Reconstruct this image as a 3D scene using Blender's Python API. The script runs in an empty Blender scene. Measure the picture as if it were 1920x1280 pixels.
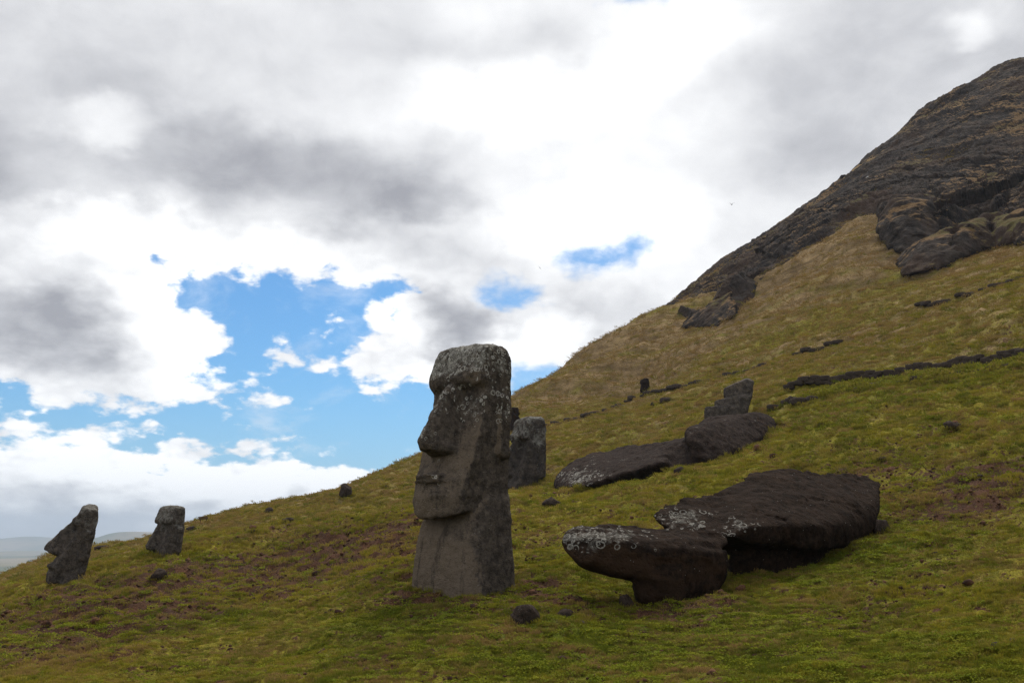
import bpy, bmesh, math, random, time
import numpy as np
from mathutils import Vector, Matrix
T0=time.time()
random.seed(7); RNG=np.random.default_rng(11)
SC=bpy.context.scene; COL=SC.collection
GRASS=True

# ------------------------------------------------------------------ camera
F=1900.0; PITCH=math.atan((1015-640)/F); EYE=np.array([0,0,1.7])
CP,SP=math.cos(PITCH),math.sin(PITCH)
cam=bpy.data.cameras.new('camera'); camo=bpy.data.objects.new('camera',cam); COL.objects.link(camo)
cam.sensor_width=36; cam.lens=36*F/1920; cam.clip_start=0.1; cam.clip_end=40000
camo.location=EYE; camo.rotation_euler=(math.pi/2+PITCH,0,0); SC.camera=camo
SC.view_settings.view_transform='Standard'; SC.view_settings.look='None'
SC.view_settings.exposure=0.7; SC.view_settings.gamma=1.0; SC.view_settings.use_curve_mapping=False
SC.cycles.use_denoising=True; SC.cycles.denoising_prefilter='NONE'; SC.cycles.max_bounces=4; SC.cycles.diffuse_bounces=2
SC.cycles.volume_bounces=1; SC.cycles.sample_clamp_indirect=4
def ray(px,py):
    u=(px-960)/F; v=(640-py)/F
    return np.array([u, CP-SP*v, SP+CP*v])
def P(px,py,Y):
    d=ray(px,py); return EYE+d*(Y/d[1])
def project(p):
    q=np.asarray(p,float)-EYE
    x=q[...,0]; c=q[...,1]*CP+q[...,2]*SP; v=-q[...,1]*SP+q[...,2]*CP
    c=np.maximum(c,.01)
    return 960+F*x/c, 640-F*v/c

# ------------------------------------------------------------------ node helper
class NT:
    def __init__(s,tree): s.t=tree; s.N=tree.nodes; s.L=tree.links
    def new(s,kind,**kw):
        n=s.N.new(kind)
        for k,v in kw.items(): setattr(n,k,v)
        return n
    def put(s,sock,v):
        if isinstance(v,bpy.types.NodeSocket): s.L.new(v,sock)
        else:
            if hasattr(sock.default_value,'__len__') and hasattr(v,'__len__') and len(v)==3 and len(sock.default_value)==4: v=(*v,1)
            sock.default_value=v
    def m(s,op,a,b=None,c=None,clamp=False):
        n=s.new('ShaderNodeMath',operation=op); n.use_clamp=clamp
        s.put(n.inputs[0],a)
        if b is not None: s.put(n.inputs[1],b)
        if c is not None: s.put(n.inputs[2],c)
        return n.outputs[0]
    def v(s,op,a,b=None,c=None):
        n=s.new('ShaderNodeVectorMath',operation=op); s.put(n.inputs[0],a)
        if b is not None: s.put(n.inputs[1],b)
        if c is not None: s.put(n.inputs[2],c)
        return n.outputs['Value'] if op in('LENGTH','DOT_PRODUCT','DISTANCE') else n.outputs[0]
    def mix(s,f,a,b,mode='MIX'):
        n=s.new('ShaderNodeMix',data_type='RGBA',blend_type=mode); s.put(n.inputs[0],f); s.put(n.inputs[6],a); s.put(n.inputs[7],b)
        return n.outputs[2]
    def rng(s,x,a,b,c=0.0,d=1.0,smooth=True):
        n=s.new('ShaderNodeMapRange',interpolation_type='SMOOTHSTEP' if smooth else 'LINEAR')
        for i,v in enumerate((x,a,b,c,d)): s.put(n.inputs[i],v)
        return n.outputs[0]
    def noise(s,vec,scale,detail=4,rough=.55,dist=0.0,dim='3D',col=False,norm=True,w=None,ntype='FBM'):
        n=s.new('ShaderNodeTexNoise',noise_dimensions=dim,noise_type=ntype)
        if ntype=='FBM': n.normalize=norm
        if vec is not None: s.put(n.inputs['Vector'],vec)
        s.put(n.inputs['Scale'],scale); s.put(n.inputs['Detail'],detail); s.put(n.inputs['Roughness'],rough); s.put(n.inputs['Distortion'],dist)
        return n.outputs['Color'] if col else n.outputs['Fac']
    def vor(s,vec,scale,feature='F1',rand=1.0):
        n=s.new('ShaderNodeTexVoronoi',feature=feature); s.put(n.inputs['Vector'],vec); s.put(n.inputs['Scale'],scale); s.put(n.inputs['Randomness'],rand)
        return n
    def attr(s,name,typ='GEOMETRY'):
        n=s.new('ShaderNodeAttribute',attribute_name=name,attribute_type=typ); return n
    def sep(s,v):
        n=s.new('ShaderNodeSeparateXYZ'); s.put(n.inputs[0],v); return n.outputs

# ------------------------------------------------------------------ world: daylight sky with broken cloud
SUN_AZ=math.radians(20); SUN_EL=math.radians(56)      # azimuth from +Y towards +X
def azel(px,py):
    d=ray(px,py); return math.atan2(d[0],d[1])*F, math.asin(d[2]/np.linalg.norm(d))*F
world=bpy.data.worlds.new('World'); SC.world=world; world.use_nodes=True
W=NT(world.node_tree); W.N.clear()
wo=W.new('ShaderNodeOutputWorld')
sky=W.new('ShaderNodeTexSky',sky_type='NISHITA'); sky.sun_disc=False
sky.sun_elevation=SUN_EL; sky.sun_rotation=SUN_AZ; sky.altitude=100; sky.air_density=1.0; sky.dust_density=0.6; sky.ozone_density=2.0
tc=W.new('ShaderNodeTexCoord'); D=tc.outputs['Generated']
x,y,z=W.sep(D)
U=W.m('MULTIPLY',W.m('ARCTAN2',x,y),F); V=W.m('MULTIPLY',W.m('ARCSINE',z),F)
# cloud layers overhead, seen flatter and finer towards the horizon
zq=W.m('ADD',W.m('MAXIMUM',z,-.15),.42)
cb=W.new('ShaderNodeCombineXYZ'); W.put(cb.inputs[0],W.m('DIVIDE',x,zq)); W.put(cb.inputs[1],W.m('DIVIDE',y,zq)); DV=cb.outputs[0]
def n2(scale,detail,rough=.58,dist=0.0,off=0.0): return W.noise(W.v('ADD',DV,(off,off*.7,0)),scale,detail,rough,dist,dim='2D')
def warp(scale,detail,ax,ay,off):
    cb=W.new('ShaderNodeCombineXYZ'); W.put(cb.inputs[0],W.m('MULTIPLY_ADD',n2(scale,detail,off=off),ax,-ax/2)); W.put(cb.inputs[1],W.m('MULTIPLY_ADD',n2(scale,detail,off=off+5.3),ay,-ay/2)); return cb.outputs[0]
n_b1=n2(3.4,4,off=9.1)
n_mid=n2(8.5,5,.62,.25,off=2.2)
n_puf=n2(20.0,5,.62,.12,off=4.4)
lob1=W.new('ShaderNodeTexVoronoi',voronoi_dimensions='2D',feature='SMOOTH_F1'); W.put(lob1.inputs['Vector'],W.v('ADD',DV,(3.1,1.7,0))); lob1.inputs['Scale'].default_value=11.0; lob1.inputs['Smoothness'].default_value=.25
lob2=W.new('ShaderNodeTexVoronoi',voronoi_dimensions='2D',feature='F1'); W.put(lob2.inputs['Vector'],W.v('ADD',DV,W.v('MULTIPLY',W.noise(DV,30.0,2,.5,dim='2D',col=True),(.03,.03,0)))); lob2.inputs['Scale'].default_value=34.0
lobes=W.m('ADD',W.m('MULTIPLY',W.m('SUBTRACT',lob1.outputs['Distance'],.42),44.0),W.m('MULTIPLY',W.m('SUBTRACT',lob2.outputs['Distance'],.42),15.0))
cb=W.new('ShaderNodeCombineXYZ'); W.put(cb.inputs[0],U); W.put(cb.inputs[1],V); UV0=cb.outputs[0]
UVw=W.v('ADD',W.v('ADD',UV0,warp(3.4,3,200,125,1.0)),warp(9.0,4,130,95,7.7)); UVs=W.v('ADD',UV0,warp(11.0,4,95,66,13.0))
def blob(vec,px,py,rx,ry):
    a,e=azel(px,py)
    return W.v('LENGTH',W.v('MULTIPLY_ADD',vec,(1/rx,1/ry,0),(-a/rx,-e/ry,0)))
def field(lst,vec):
    o=None
    for px,py,rx,ry in lst:
        mn=min(rx,ry)
        d=W.m('MULTIPLY_ADD',blob(vec,px,py,rx,ry),-mn,mn)
        o=d if o is None else W.m('MAXIMUM',o,d)
    return o
BLUE=[(490,640,280,125),(325,545,105,52),(700,770,330,105),(420,790,480,58),(50,760,200,50),(620,560,160,45),
      (-330,640,200,120),(560,600,220,80)]
CLOUD=[(150,590,190,150),(280,640,125,80),(225,705,125,55),(385,742,60,11),(612,620,30,16),(634,606,18,17),(548,674,40,13),
       (885,640,185,108),(755,660,92,70),(1000,640,130,90),(130,823,80,17),(10,812,40,18),(360,835,90,12)]
Fb=field(BLUE,UVs); Fc=field(CLOUD,UVs)
puff=W.m('MULTIPLY_ADD',W.m('SUBTRACT',n_puf,.5),55.0,lobes)
s0=W.m('MINIMUM',Fb,W.m('MULTIPLY',Fc,-1.0))
s1=W.m('ADD',s0,puff)
# elsewhere in the sky, the same broken cover
far=W.rng(W.v('LENGTH',W.v('MULTIPLY',UV0,(1/1000,1/1250,0))),1.0,1.35)
gen=W.m('MULTIPLY',W.m('SUBTRACT',n2(1.8,5,.6,off=21.0),.60),900.0)
gen=W.m('ADD',W.m('MULTIPLY',far,gen),W.m('MULTIPLY',W.m('SUBTRACT',1.0,far),-400.0))
s1=W.m('MAXIMUM',s1,gen)
clear=W.rng(s1,-9,12)
hole=W.m('MULTIPLY_ADD',puff,.75,field([(1130,484,95,34),(975,548,66,30),(1005,728,85,60),(1200,2,55,16)],UVs))
clear=W.m('MAXIMUM',clear,W.rng(hole,-6,34,0,.92))
wisp=W.m('MULTIPLY',W.rng(n2(6.0,6,.62,.25,off=31.0),.50,.80),.38)
clear=W.m('MULTIPLY',clear,W.m('SUBTRACT',1.0,wisp))
# grey undersides and thick parts
GREY=[(560,335,430,120,.36),(800,372,190,50,.14),(380,300,240,90,.14),(120,110,470,210,.26),(-250,330,300,200,.45),(60,320,260,90,.16),(640,80,360,120,.14),(90,615,230,112,.42),(150,560,110,60,.12),
      (840,600,150,88,.38),(760,470,330,50,.08),(1640,140,430,240,.24),(1480,290,260,120,.08),(1180,360,150,70,.10),(1130,575,170,60,.14),(1000,80,210,70,.16),(1260,620,180,80,.14),(1420,440,150,60,.10),
      (90,1003,520,62,.34),(480,965,240,34,.12),(500,455,150,28,.06),(300,210,300,60,.06)]
g=None
for px,py,rx,ry,st in GREY:
    q=W.rng(blob(UVw,px,py,rx,ry),1.05,.25,0,st*1.08)
    g=q if g is None else W.m('ADD',g,q)
BRIGHT=[(1000,180,330,110,.30),(1130,400,300,120,.32),(1270,70,220,100,.26),(180,240,130,45,.22),(190,430,330,60,.26),(560,475,220,42,.22),(430,890,700,66,.34),(300,570,170,110,.28),(330,690,140,70,.24),(740,610,95,75,.30),(900,690,190,48,.26),(1010,620,120,70,.22),(1820,55,70,48,.26),(1380,250,150,90,.12),(620,615,80,60,.2),(130,820,160,40,.15)]
for px,py,rx,ry,st in BRIGHT:
    g=W.m('SUBTRACT',g,W.rng(blob(UVw,px,py,rx,ry),1.05,.25,0,st))
mot=W.m('MULTIPLY',W.m('SUBTRACT',n_mid,.5),.50)
big=W.m('MULTIPLY',W.m('SUBTRACT',n_b1,.5),.5)
gfar=W.m('MULTIPLY',far,W.rng(n2(2.3,4,.6,off=41.0),.40,.68,0,.52))
g=W.m('ADD',W.m('ADD',g,gfar),0.0)
gm=W.m('MULTIPLY',W.m('ADD',mot,big),W.m('ADD',W.m('MULTIPLY',W.m('MAXIMUM',g,-.1),1.0),.40))
rim=W.m('SUBTRACT',W.rng(s1,-75,-8,0,.16),W.m('MULTIPLY',W.rng(s1,-130,-20,.2,1.0),W.m('MULTIPLY',W.m('ADD',lob1.outputs['Distance'],lob2.outputs['Distance']),.16)))                      # thin cloud edges let more light through
val=W.m('SUBTRACT',.97,W.m('ADD',g,gm)); val=W.m('ADD',val,rim)
val=W.m('MINIMUM',W.m('MAXIMUM',val,.34),1.22)
cramp=W.new('ShaderNodeValToRGB'); W.put(cramp.inputs[0],W.m('MULTIPLY',val,.8))
el=cramp.color_ramp.elements; el[0].position=.25; el[0].color=(.225,.228,.250,1); el[1].position=.95; el[1].color=(.80,.803,.807,1)
e=el.new(.5); e.color=(.392,.396,.415,1)
e=el.new(.75); e.color=(.595,.599,.610,1)
skyc=W.v('MULTIPLY',sky.outputs[0],(.029,.056,.075))
hazeb=W.rng(V,0,330,.55,0)                      # paler blue low down
skyc=W.mix(hazeb,skyc,(.22,.385,.57,1))
col=W.mix(clear,cramp.outputs[0],skyc)
bg=W.new('ShaderNodeBackground'); W.put(bg.inputs[0],col); bg.inputs[1].default_value=1.0
W.L.new(bg.outputs[0],wo.inputs[0])
world.cycles.sampling_method='MANUAL'; world.cycles.sample_map_resolution=512
# ------------------------------------------------------------------ sun, soft behind cloud
sl=bpy.data.lights.new('sun','SUN'); sl.energy=1.5; sl.angle=math.radians(14); sl.color=(1,.95,.87)
so=bpy.data.objects.new('sun',sl); COL.objects.link(so)
sd=Vector((math.sin(SUN_AZ)*math.cos(SUN_EL),math.cos(SUN_AZ)*math.cos(SUN_EL),math.sin(SUN_EL)))
so.rotation_euler=sd.to_track_quat('Z','Y').to_euler(); so.location=(0,-20,60)
# ------------------------------------------------------------------ numpy noise, meshing
_TAB=np.random.default_rng(5).random(65536)
def _ix(ix,iy,iz,seed):
    h=(ix*73856093)^(iy*19349663)^(iz*83492791)^(seed*26544357+12345); h^=h>>15; return h
def vn(p,seed=0):
    p=np.asarray(p,float); i=np.floor(p); f=p-i; i=i.astype(np.int64); f=f*f*f*(f*(f*6-15)+10)
    x0,y0,z0=i[...,0]*73856093,i[...,1]*19349663,i[...,2]*83492791; x1,y1,z1=x0+73856093,y0+19349663,z0+83492791; s=seed*26544357+12345
    fx,fy,fz=f[...,0],f[...,1],f[...,2]
    def c(a,b,d):
        h=a^b^d^s; h^=h>>15; return _TAB[h&65535]
    def e(b,d):
        u=c(x0,b,d); return u+(c(x1,b,d)-u)*fx
    def g(d):
        u=e(y0,d); return u+(e(y1,d)-u)*fy
    u=g(z0); return (u+(g(z1)-u)*fz)*2-1
def fbm(p,oct=4,seed=0,gain=.5,lac=2.03):
    o=0; a=1.0; p=np.asarray(p,float)
    for k in range(oct): o=o+a*vn(p*(lac**k)+17.3*k,seed+k); a*=gain
    return o
def ridged(p,oct=4,seed=0,gain=.5):
    o=0; a=1.0; p=np.asarray(p,float)
    for k in range(oct): o=o+a*(1-2*np.abs(vn(p*(2.07**k)+9.1*k,seed+k))); a*=gain
    return o
def sst(a,b,x):
    t=np.clip((x-a)/(b-a),0,1); return t*t*(3-2*t)
def smin(a,b,k):
    h=np.clip(.5+.5*(b-a)/k,0,1); return b+(a-b)*h-k*h*(1-h)
def smax(a,b,k): return -smin(-a,-b,k)
def surface_nets(fn,lo,hi,h,noise=None,nb=.25):
    lo=np.array(lo,float); hi=np.array(hi,float); n=np.ceil((hi-lo)/h).astype(int)+1
    ax=[lo[i]+h*np.arange(n[i]) for i in range(3)]
    # coarse pass finds the shell near the surface, only the shell is evaluated finely
    st=4; nc=[(n[i]+st-2)//st+1 for i in range(3)]; cx=[lo[i]+h*st*np.arange(nc[i]) for i in range(3)]
    Dc=fn(np.stack(np.meshgrid(*cx,indexing='ij'),-1)); ii=[np.minimum((np.arange(n[i])+st//2)//st,nc[i]-1) for i in range(3)]
    D=Dc[np.ix_(*ii)].copy(); m=np.abs(D)<h*st*1.4+nb; ai=np.argwhere(m); g=lo+h*ai; d=fn(g)
    if noise is not None:
        k=np.abs(d)<nb; d=d.copy(); d[k]+=noise(g[k])
    D[m]=d; del g
    S=D<0
    def cn(A,o): return A[o[0]:n[0]-1+o[0],o[1]:n[1]-1+o[1],o[2]:n[2]-1+o[2]]
    offs=[(i,j,k) for i in(0,1) for j in(0,1) for k in(0,1)]
    cnt=sum(cn(S,o).astype(np.int8) for o in offs); act=(cnt>0)&(cnt<8)
    idx=-np.ones(act.shape,int); ai=np.argwhere(act); idx[act]=np.arange(len(ai))
    pos=np.zeros((len(ai),3)); w=np.zeros(len(ai))
    vals={o:D[ai[:,0]+o[0],ai[:,1]+o[1],ai[:,2]+o[2]] for o in offs}
    for o in offs:
        for a in range(3):
            if o[a]==0:
                q=list(o); q[a]=1; q=tuple(q); va,vb=vals[o],vals[q]; x=(va<0)!=(vb<0)
                t=np.where(x,va/np.where(x,va-vb,1),0)
                e=np.tile(np.array(o,float),(len(ai),1)); e[:,a]+=t
                pos[x]+=e[x]; w[x]+=1
    V=lo+h*(ai+pos/w[:,None])
    Q=[]
    for a in range(3):
        b,c=[(1,2),(2,0),(0,1)][a]
        sl0=[slice(None)]*3; sl1=[slice(None)]*3; sl0[a]=slice(0,n[a]-1); sl1[a]=slice(1,n[a])
        s0,s1=S[tuple(sl0)],S[tuple(sl1)]; ch=np.argwhere(s0!=s1)
        ok=(ch[:,b]>0)&(ch[:,b]<n[b]-1)&(ch[:,c]>0)&(ch[:,c]<n[c]-1); ch=ch[ok]
        ins=s0[tuple(ch.T)]
        def id_(db,dc):
            q=ch.copy(); q[:,b]-=db; q[:,c]-=dc; return idx[tuple(q.T)]
        quad=np.stack([id_(1,1),id_(0,1),id_(0,0),id_(1,0)],-1)
        quad[~ins]=quad[~ins][:,::-1]; Q.append(quad)
    Q=np.concatenate(Q); lab=np.arange(len(V))
    while True:
        mn=lab[Q].min(1); new=lab.copy()
        for k in range(4): np.minimum.at(new,Q[:,k],mn)
        new=new[new]
        if (new==lab).all(): break
        lab=new
    u,c=np.unique(lab[Q[:,0]],return_counts=True)
    if len(u)>1:
        Q=Q[lab[Q[:,0]]==u[c.argmax()]]; us,inv=np.unique(Q,return_inverse=True); V=V[us]; Q=inv.reshape(Q.shape)
    return V,Q
def vnormals(V,Q):
    n=np.cross(V[Q[:,2]]-V[Q[:,0]],V[Q[:,3]]-V[Q[:,1]]); N=np.zeros_like(V)
    for k in range(4): np.add.at(N,Q[:,k],n)
    return N/np.maximum(np.linalg.norm(N,axis=1,keepdims=True),1e-12)
def mesh_np(name,V,Fc,attrs=None,smooth=True,normals=None):
    me=bpy.data.meshes.new(name); Fc=np.asarray(Fc); k=Fc.shape[1]
    me.vertices.add(len(V)); me.vertices.foreach_set('co',np.asarray(V,np.float32).ravel())
    me.loops.add(Fc.size); me.loops.foreach_set('vertex_index',Fc.astype(np.int32).ravel())
    me.polygons.add(len(Fc)); me.polygons.foreach_set('loop_start',np.arange(0,Fc.size,k,dtype=np.int32))
    me.polygons.foreach_set('use_smooth',np.full(len(Fc),smooth))
    for nm,v in (attrs or {}).items():
        a=me.attributes.new(nm,'FLOAT','POINT'); a.data.foreach_set('value',np.asarray(v,np.float32))
    me.update(calc_edges=True); me.validate()
    if normals is not None: me.normals_split_custom_set_from_vertices([tuple(x) for x in normals])
    return me
def link(name,me,mat=None,parent=None):
    o=bpy.data.objects.new(name,me); COL.objects.link(o)
    if mat is not None and me is not None:
        if not me.materials: me.materials.append(mat)
    if parent is not None: o.parent=parent
    return o
def tag(o,label=None,cat=None,group=None,kind=None):
    if label: o['label']=label
    if cat: o['category']=cat
    if group: o['group']=group
    if kind: o['kind']=kind
    return o
def empty(name,loc=(0,0,0),rz=0):
    o=bpy.data.objects.new(name,None); COL.objects.link(o); o.location=loc; o.rotation_euler=(0,0,rz); o.empty_display_size=.3; return o
def split_parts(V,Q,part_of,names,mat,parent_of,attrs):
    """cut one carved surface into its parts, keeping the shared normals along the cuts"""
    N=vnormals(V,Q); ids=part_of(V[Q].mean(1)); out={}
    for k,nm in enumerate(names):
        q=Q[ids==k]
        if len(q)==0: continue
        u,inv=np.unique(q,return_inverse=True); inv=inv.reshape(q.shape)
        me=mesh_np(nm,V[u],inv,{a:b[u] for a,b in attrs.items()},True,N[u])
        out[nm if nm not in out else nm+'.']=link(nm.split('/')[-1].split('#')[0],me,mat)
    return out
def hull_planes(pts):
    bm=bmesh.new()
    for p in pts: bm.verts.new(p)
    bmesh.ops.convex_hull(bm,input=bm.verts); bm.normal_update()
    pl=[]
    c=np.mean(pts,axis=0)
    for f in bm.faces:
        if f.calc_area()<1e-8: continue
        n=np.array(f.normal); d=float(np.dot(n,np.array(f.verts[0].co)))
        if np.dot(n,c)>d: n,d=-n,-d
        if not any(np.dot(n,m)>.995 and abs(d-e)<.03 for m,e in pl): pl.append((n,d))
    bm.free(); return pl
def hull_sdf(pts,k=10.0):
    pl=hull_planes([tuple(map(float,p)) for p in pts])
    def fn(G):
        m=None; ds=[G@n-d for n,d in pl]
        m=np.max(ds,axis=0); s=sum(np.exp(np.clip(k*(d-m),-40,0)) for d in ds)
        return m+np.log(s)/k-math.log(3.0)/k
    return fn

def facets(p,seed=0):
    """blocky rock relief: one tilted plane per cell, cracks where cells meet"""
    p=np.asarray(p,float); i=np.floor(p).astype(np.int64); sh=p.shape[:-1]; f1=np.full(sh,9.0); f2=np.full(sh,9.0); best=np.zeros(sh+(4,)); x,y,z=p[...,0],p[...,1],p[...,2]
    for dx in(-1,0,1):
        for dy in(-1,0,1):
            for dz in(-1,0,1):
                cx,cy,cz=i[...,0]+dx,i[...,1]+dy,i[...,2]+dz; h=_ix(cx,cy,cz,seed)
                ex,ey,ez=x-cx-_TAB[h&65535],y-cy-_TAB[(h>>3)&65535],z-cz-_TAB[(h>>7)&65535]; d=ex*ex+ey*ey+ez*ez; m=d<f1
                f2=np.where(m,f1,np.minimum(f2,d)); f1=np.where(m,d,f1)
                best[m]=np.stack([ex[m],ey[m],ez[m],h[m]&0xffffff],-1)
    h=best[...,3].astype(np.int64); t=lambda k:_TAB[(h*31+k*7919)&65535]-.5
    return t(1)+1.1*(best[...,0]*t(2)+best[...,1]*t(3)+best[...,2]*t(4)),np.sqrt(f2)-np.sqrt(f1)
# ------- terrain control points
IMG=[ # px,py,Y(depth)
 (0,1280,13.5),(480,1280,13),(960,1280,12),(1440,1280,10.8),(1920,1280,9.2),
 (0,1200,20),(480,1190,17.5),(300,1130,23),(600,1120,21),(400,1060,30),(600,1010,33),(770,980,30),
 (780,1105,18.2),(870,1112,17.9),(965,1095,18.3),(900,1180,14.8),(1230,1148,16.3),(1100,1180,14.8),
 (1365,1100,17.0),(1480,1075,18.0),(1600,1010,19.5),(1700,960,22),(1400,1190,13.6),(1650,1150,14),(1900,1100,13.2),(1920,980,18.5),
 (1040,1000,24),(1040,915,43),(985,922,46),(1037,955,32),(1180,905,38),(1330,860,40),(1450,800,43),(1600,870,28),(1790,808,30),(1920,830,26),
 (1300,890,34),(1485,748,50),(1700,712,45),(1920,680,41),(1485,725,52),(1920,655,43),
 (1030,800,80),(1240,752,76),(1420,690,74),(1570,645,71),(1770,570,66),(1920,520,64),
 (960,790,95),(1212,730,100),(1300,650,105),(1480,590,95),(1640,540,90),
 (960,763,122),(1160,637,138),(1090,682,132),(1340,500,150),(1600,320,155),(1740,210,158),(1920,110,160),
 (1340,610,118),(1480,500,122),(1640,415,118),(1700,508,98),(1920,465,88),(1800,300,130),(1920,290,125),
 (880,810,100),(780,862,92),(700,900,88),(650,925,86),(500,960,85),(380,995,85),(280,1022,84),(175,1038,83),(85,1061,82),(0,1096,80),
 (720,935,60),(560,985,52),(820,930,55),(480,1000,55),(420,1005,58),
 (0,1124,38),(160,1080,41),(275,1050,46),(340,1030,50),(128,1094,43.5),(305,1046,50),
 (0,1112,60),(120,1075,60),(250,1030,66),
]
WLD=[ # x,y,z
 (0,1,0.0),(6,0,1.2),(-6,0,-0.9),(0,-8,-0.6),(-15,8,-2.2),(-30,20,-4),(-30,50,-4.5),(14,2,3.2),(30,10,8),(40,35,14),(60,60,24),
 (-22.5,45,-1.6),(-19,47.5,-1.25),(-16.5,52,-0.75),
]
for px,py,Y in [(960,763,122),(1090,682,132),(1340,500,150),(1600,320,155),(1920,110,160)]:
    d=P(px,py,Y); r=d[:2]; t=(d[2]-EYE[2])/Y
    for m,dt in ((1.12,.02),(1.35,.07),(1.9,.16),(3,.30)): WLD.append((*(r*m),EYE[2]+Y*m*(t-dt)))
for px,py,Y in [(780,862,92),(650,925,86),(500,955,85),(380,987,85),(280,1014,84),(175,1031,83),(0,1092,80)]:
    d=P(px,py,Y); r=d[:2]; t=(d[2]-EYE[2])/Y
    for m,dt in ((1.12,.015),(1.4,.05),(2.0,.09),(3.5,.14),(5.5,.2)): WLD.append((*(r*m),EYE[2]+Y*m*(t-dt)))
WLD+=[(-80,60,-9),(-120,40,-16),(-200,60,-35),(-60,0,-9),(-200,-50,-40),(0,-60,-6),(60,-40,10),(120,40,55),(200,150,110),(-100,-100,-25),(150,-100,30)]
_pts=np.array([P(*c) for c in IMG]+[np.array(w,float) for w in WLD])
def _coords(x,y):
    r=np.sqrt(x*x+y*y+4.0); az=np.arctan2(x,y+2.0)
    return np.stack([3.0*az,np.log(r)],-1), r
_C,_R=_coords(_pts[:,0],_pts[:,1]); _V=(_pts[:,2]-0.0)/_R
def _phi(d2): return 0.5*d2*np.log(d2+1e-9)
def _fit(lam=2e-3):
    n=len(_C); A=np.zeros((n+3,n+3))
    d2=((_C[:,None]-_C[None])**2).sum(-1); A[:n,:n]=_phi(d2)+lam*np.eye(n)
    Q=np.c_[np.ones(n),_C]; A[:n,n:]=Q; A[n:,:n]=Q.T
    return np.linalg.solve(A,np.r_[_V,0,0,0])
_W=_fit()
def _exact(c):
    out=np.empty(len(c))
    for i in range(0,len(c),20000):
        cc=c[i:i+20000]; d2=((cc[:,None]-_C[None])**2).sum(-1); out[i:i+20000]=_phi(d2)@_W[:len(_C)]+_W[-3]+cc@_W[-2:]
    return out
_U0,_DU,_NU=-9.6,.06,321; _V0,_DV,_NV=.55,.045,150
_GU,_GV=np.meshgrid(_U0+_DU*np.arange(_NU),_V0+_DV*np.arange(_NV),indexing='ij'); _GRID=_exact(np.stack([_GU.ravel(),_GV.ravel()],-1)).reshape(_NU,_NV)
def _cr(t): return (-.5*t+t*t-.5*t**3, 1-2.5*t*t+1.5*t**3, .5*t+2*t*t-1.5*t**3, -.5*t*t+.5*t**3)
def Hbase(x,y):
    """the fitted slope, read back smoothly from a table of its elevation over bearing and log distance"""
    x=np.asarray(x,float); y=np.asarray(y,float); sh=x.shape; c,r=_coords(x.ravel(),y.ravel())
    u=np.clip((c[:,0]-_U0)/_DU,1,_NU-2.001); v=np.clip((c[:,1]-_V0)/_DV,1,_NV-2.001); i=u.astype(int); j=v.astype(int); a=_cr(u-i); b=_cr(v-j); o=0
    for k in range(4):
        for l in range(4): o=o+a[k]*b[l]*_GRID[i+k-1,j+l-1]
    return (o*r).reshape(sh)
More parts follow.
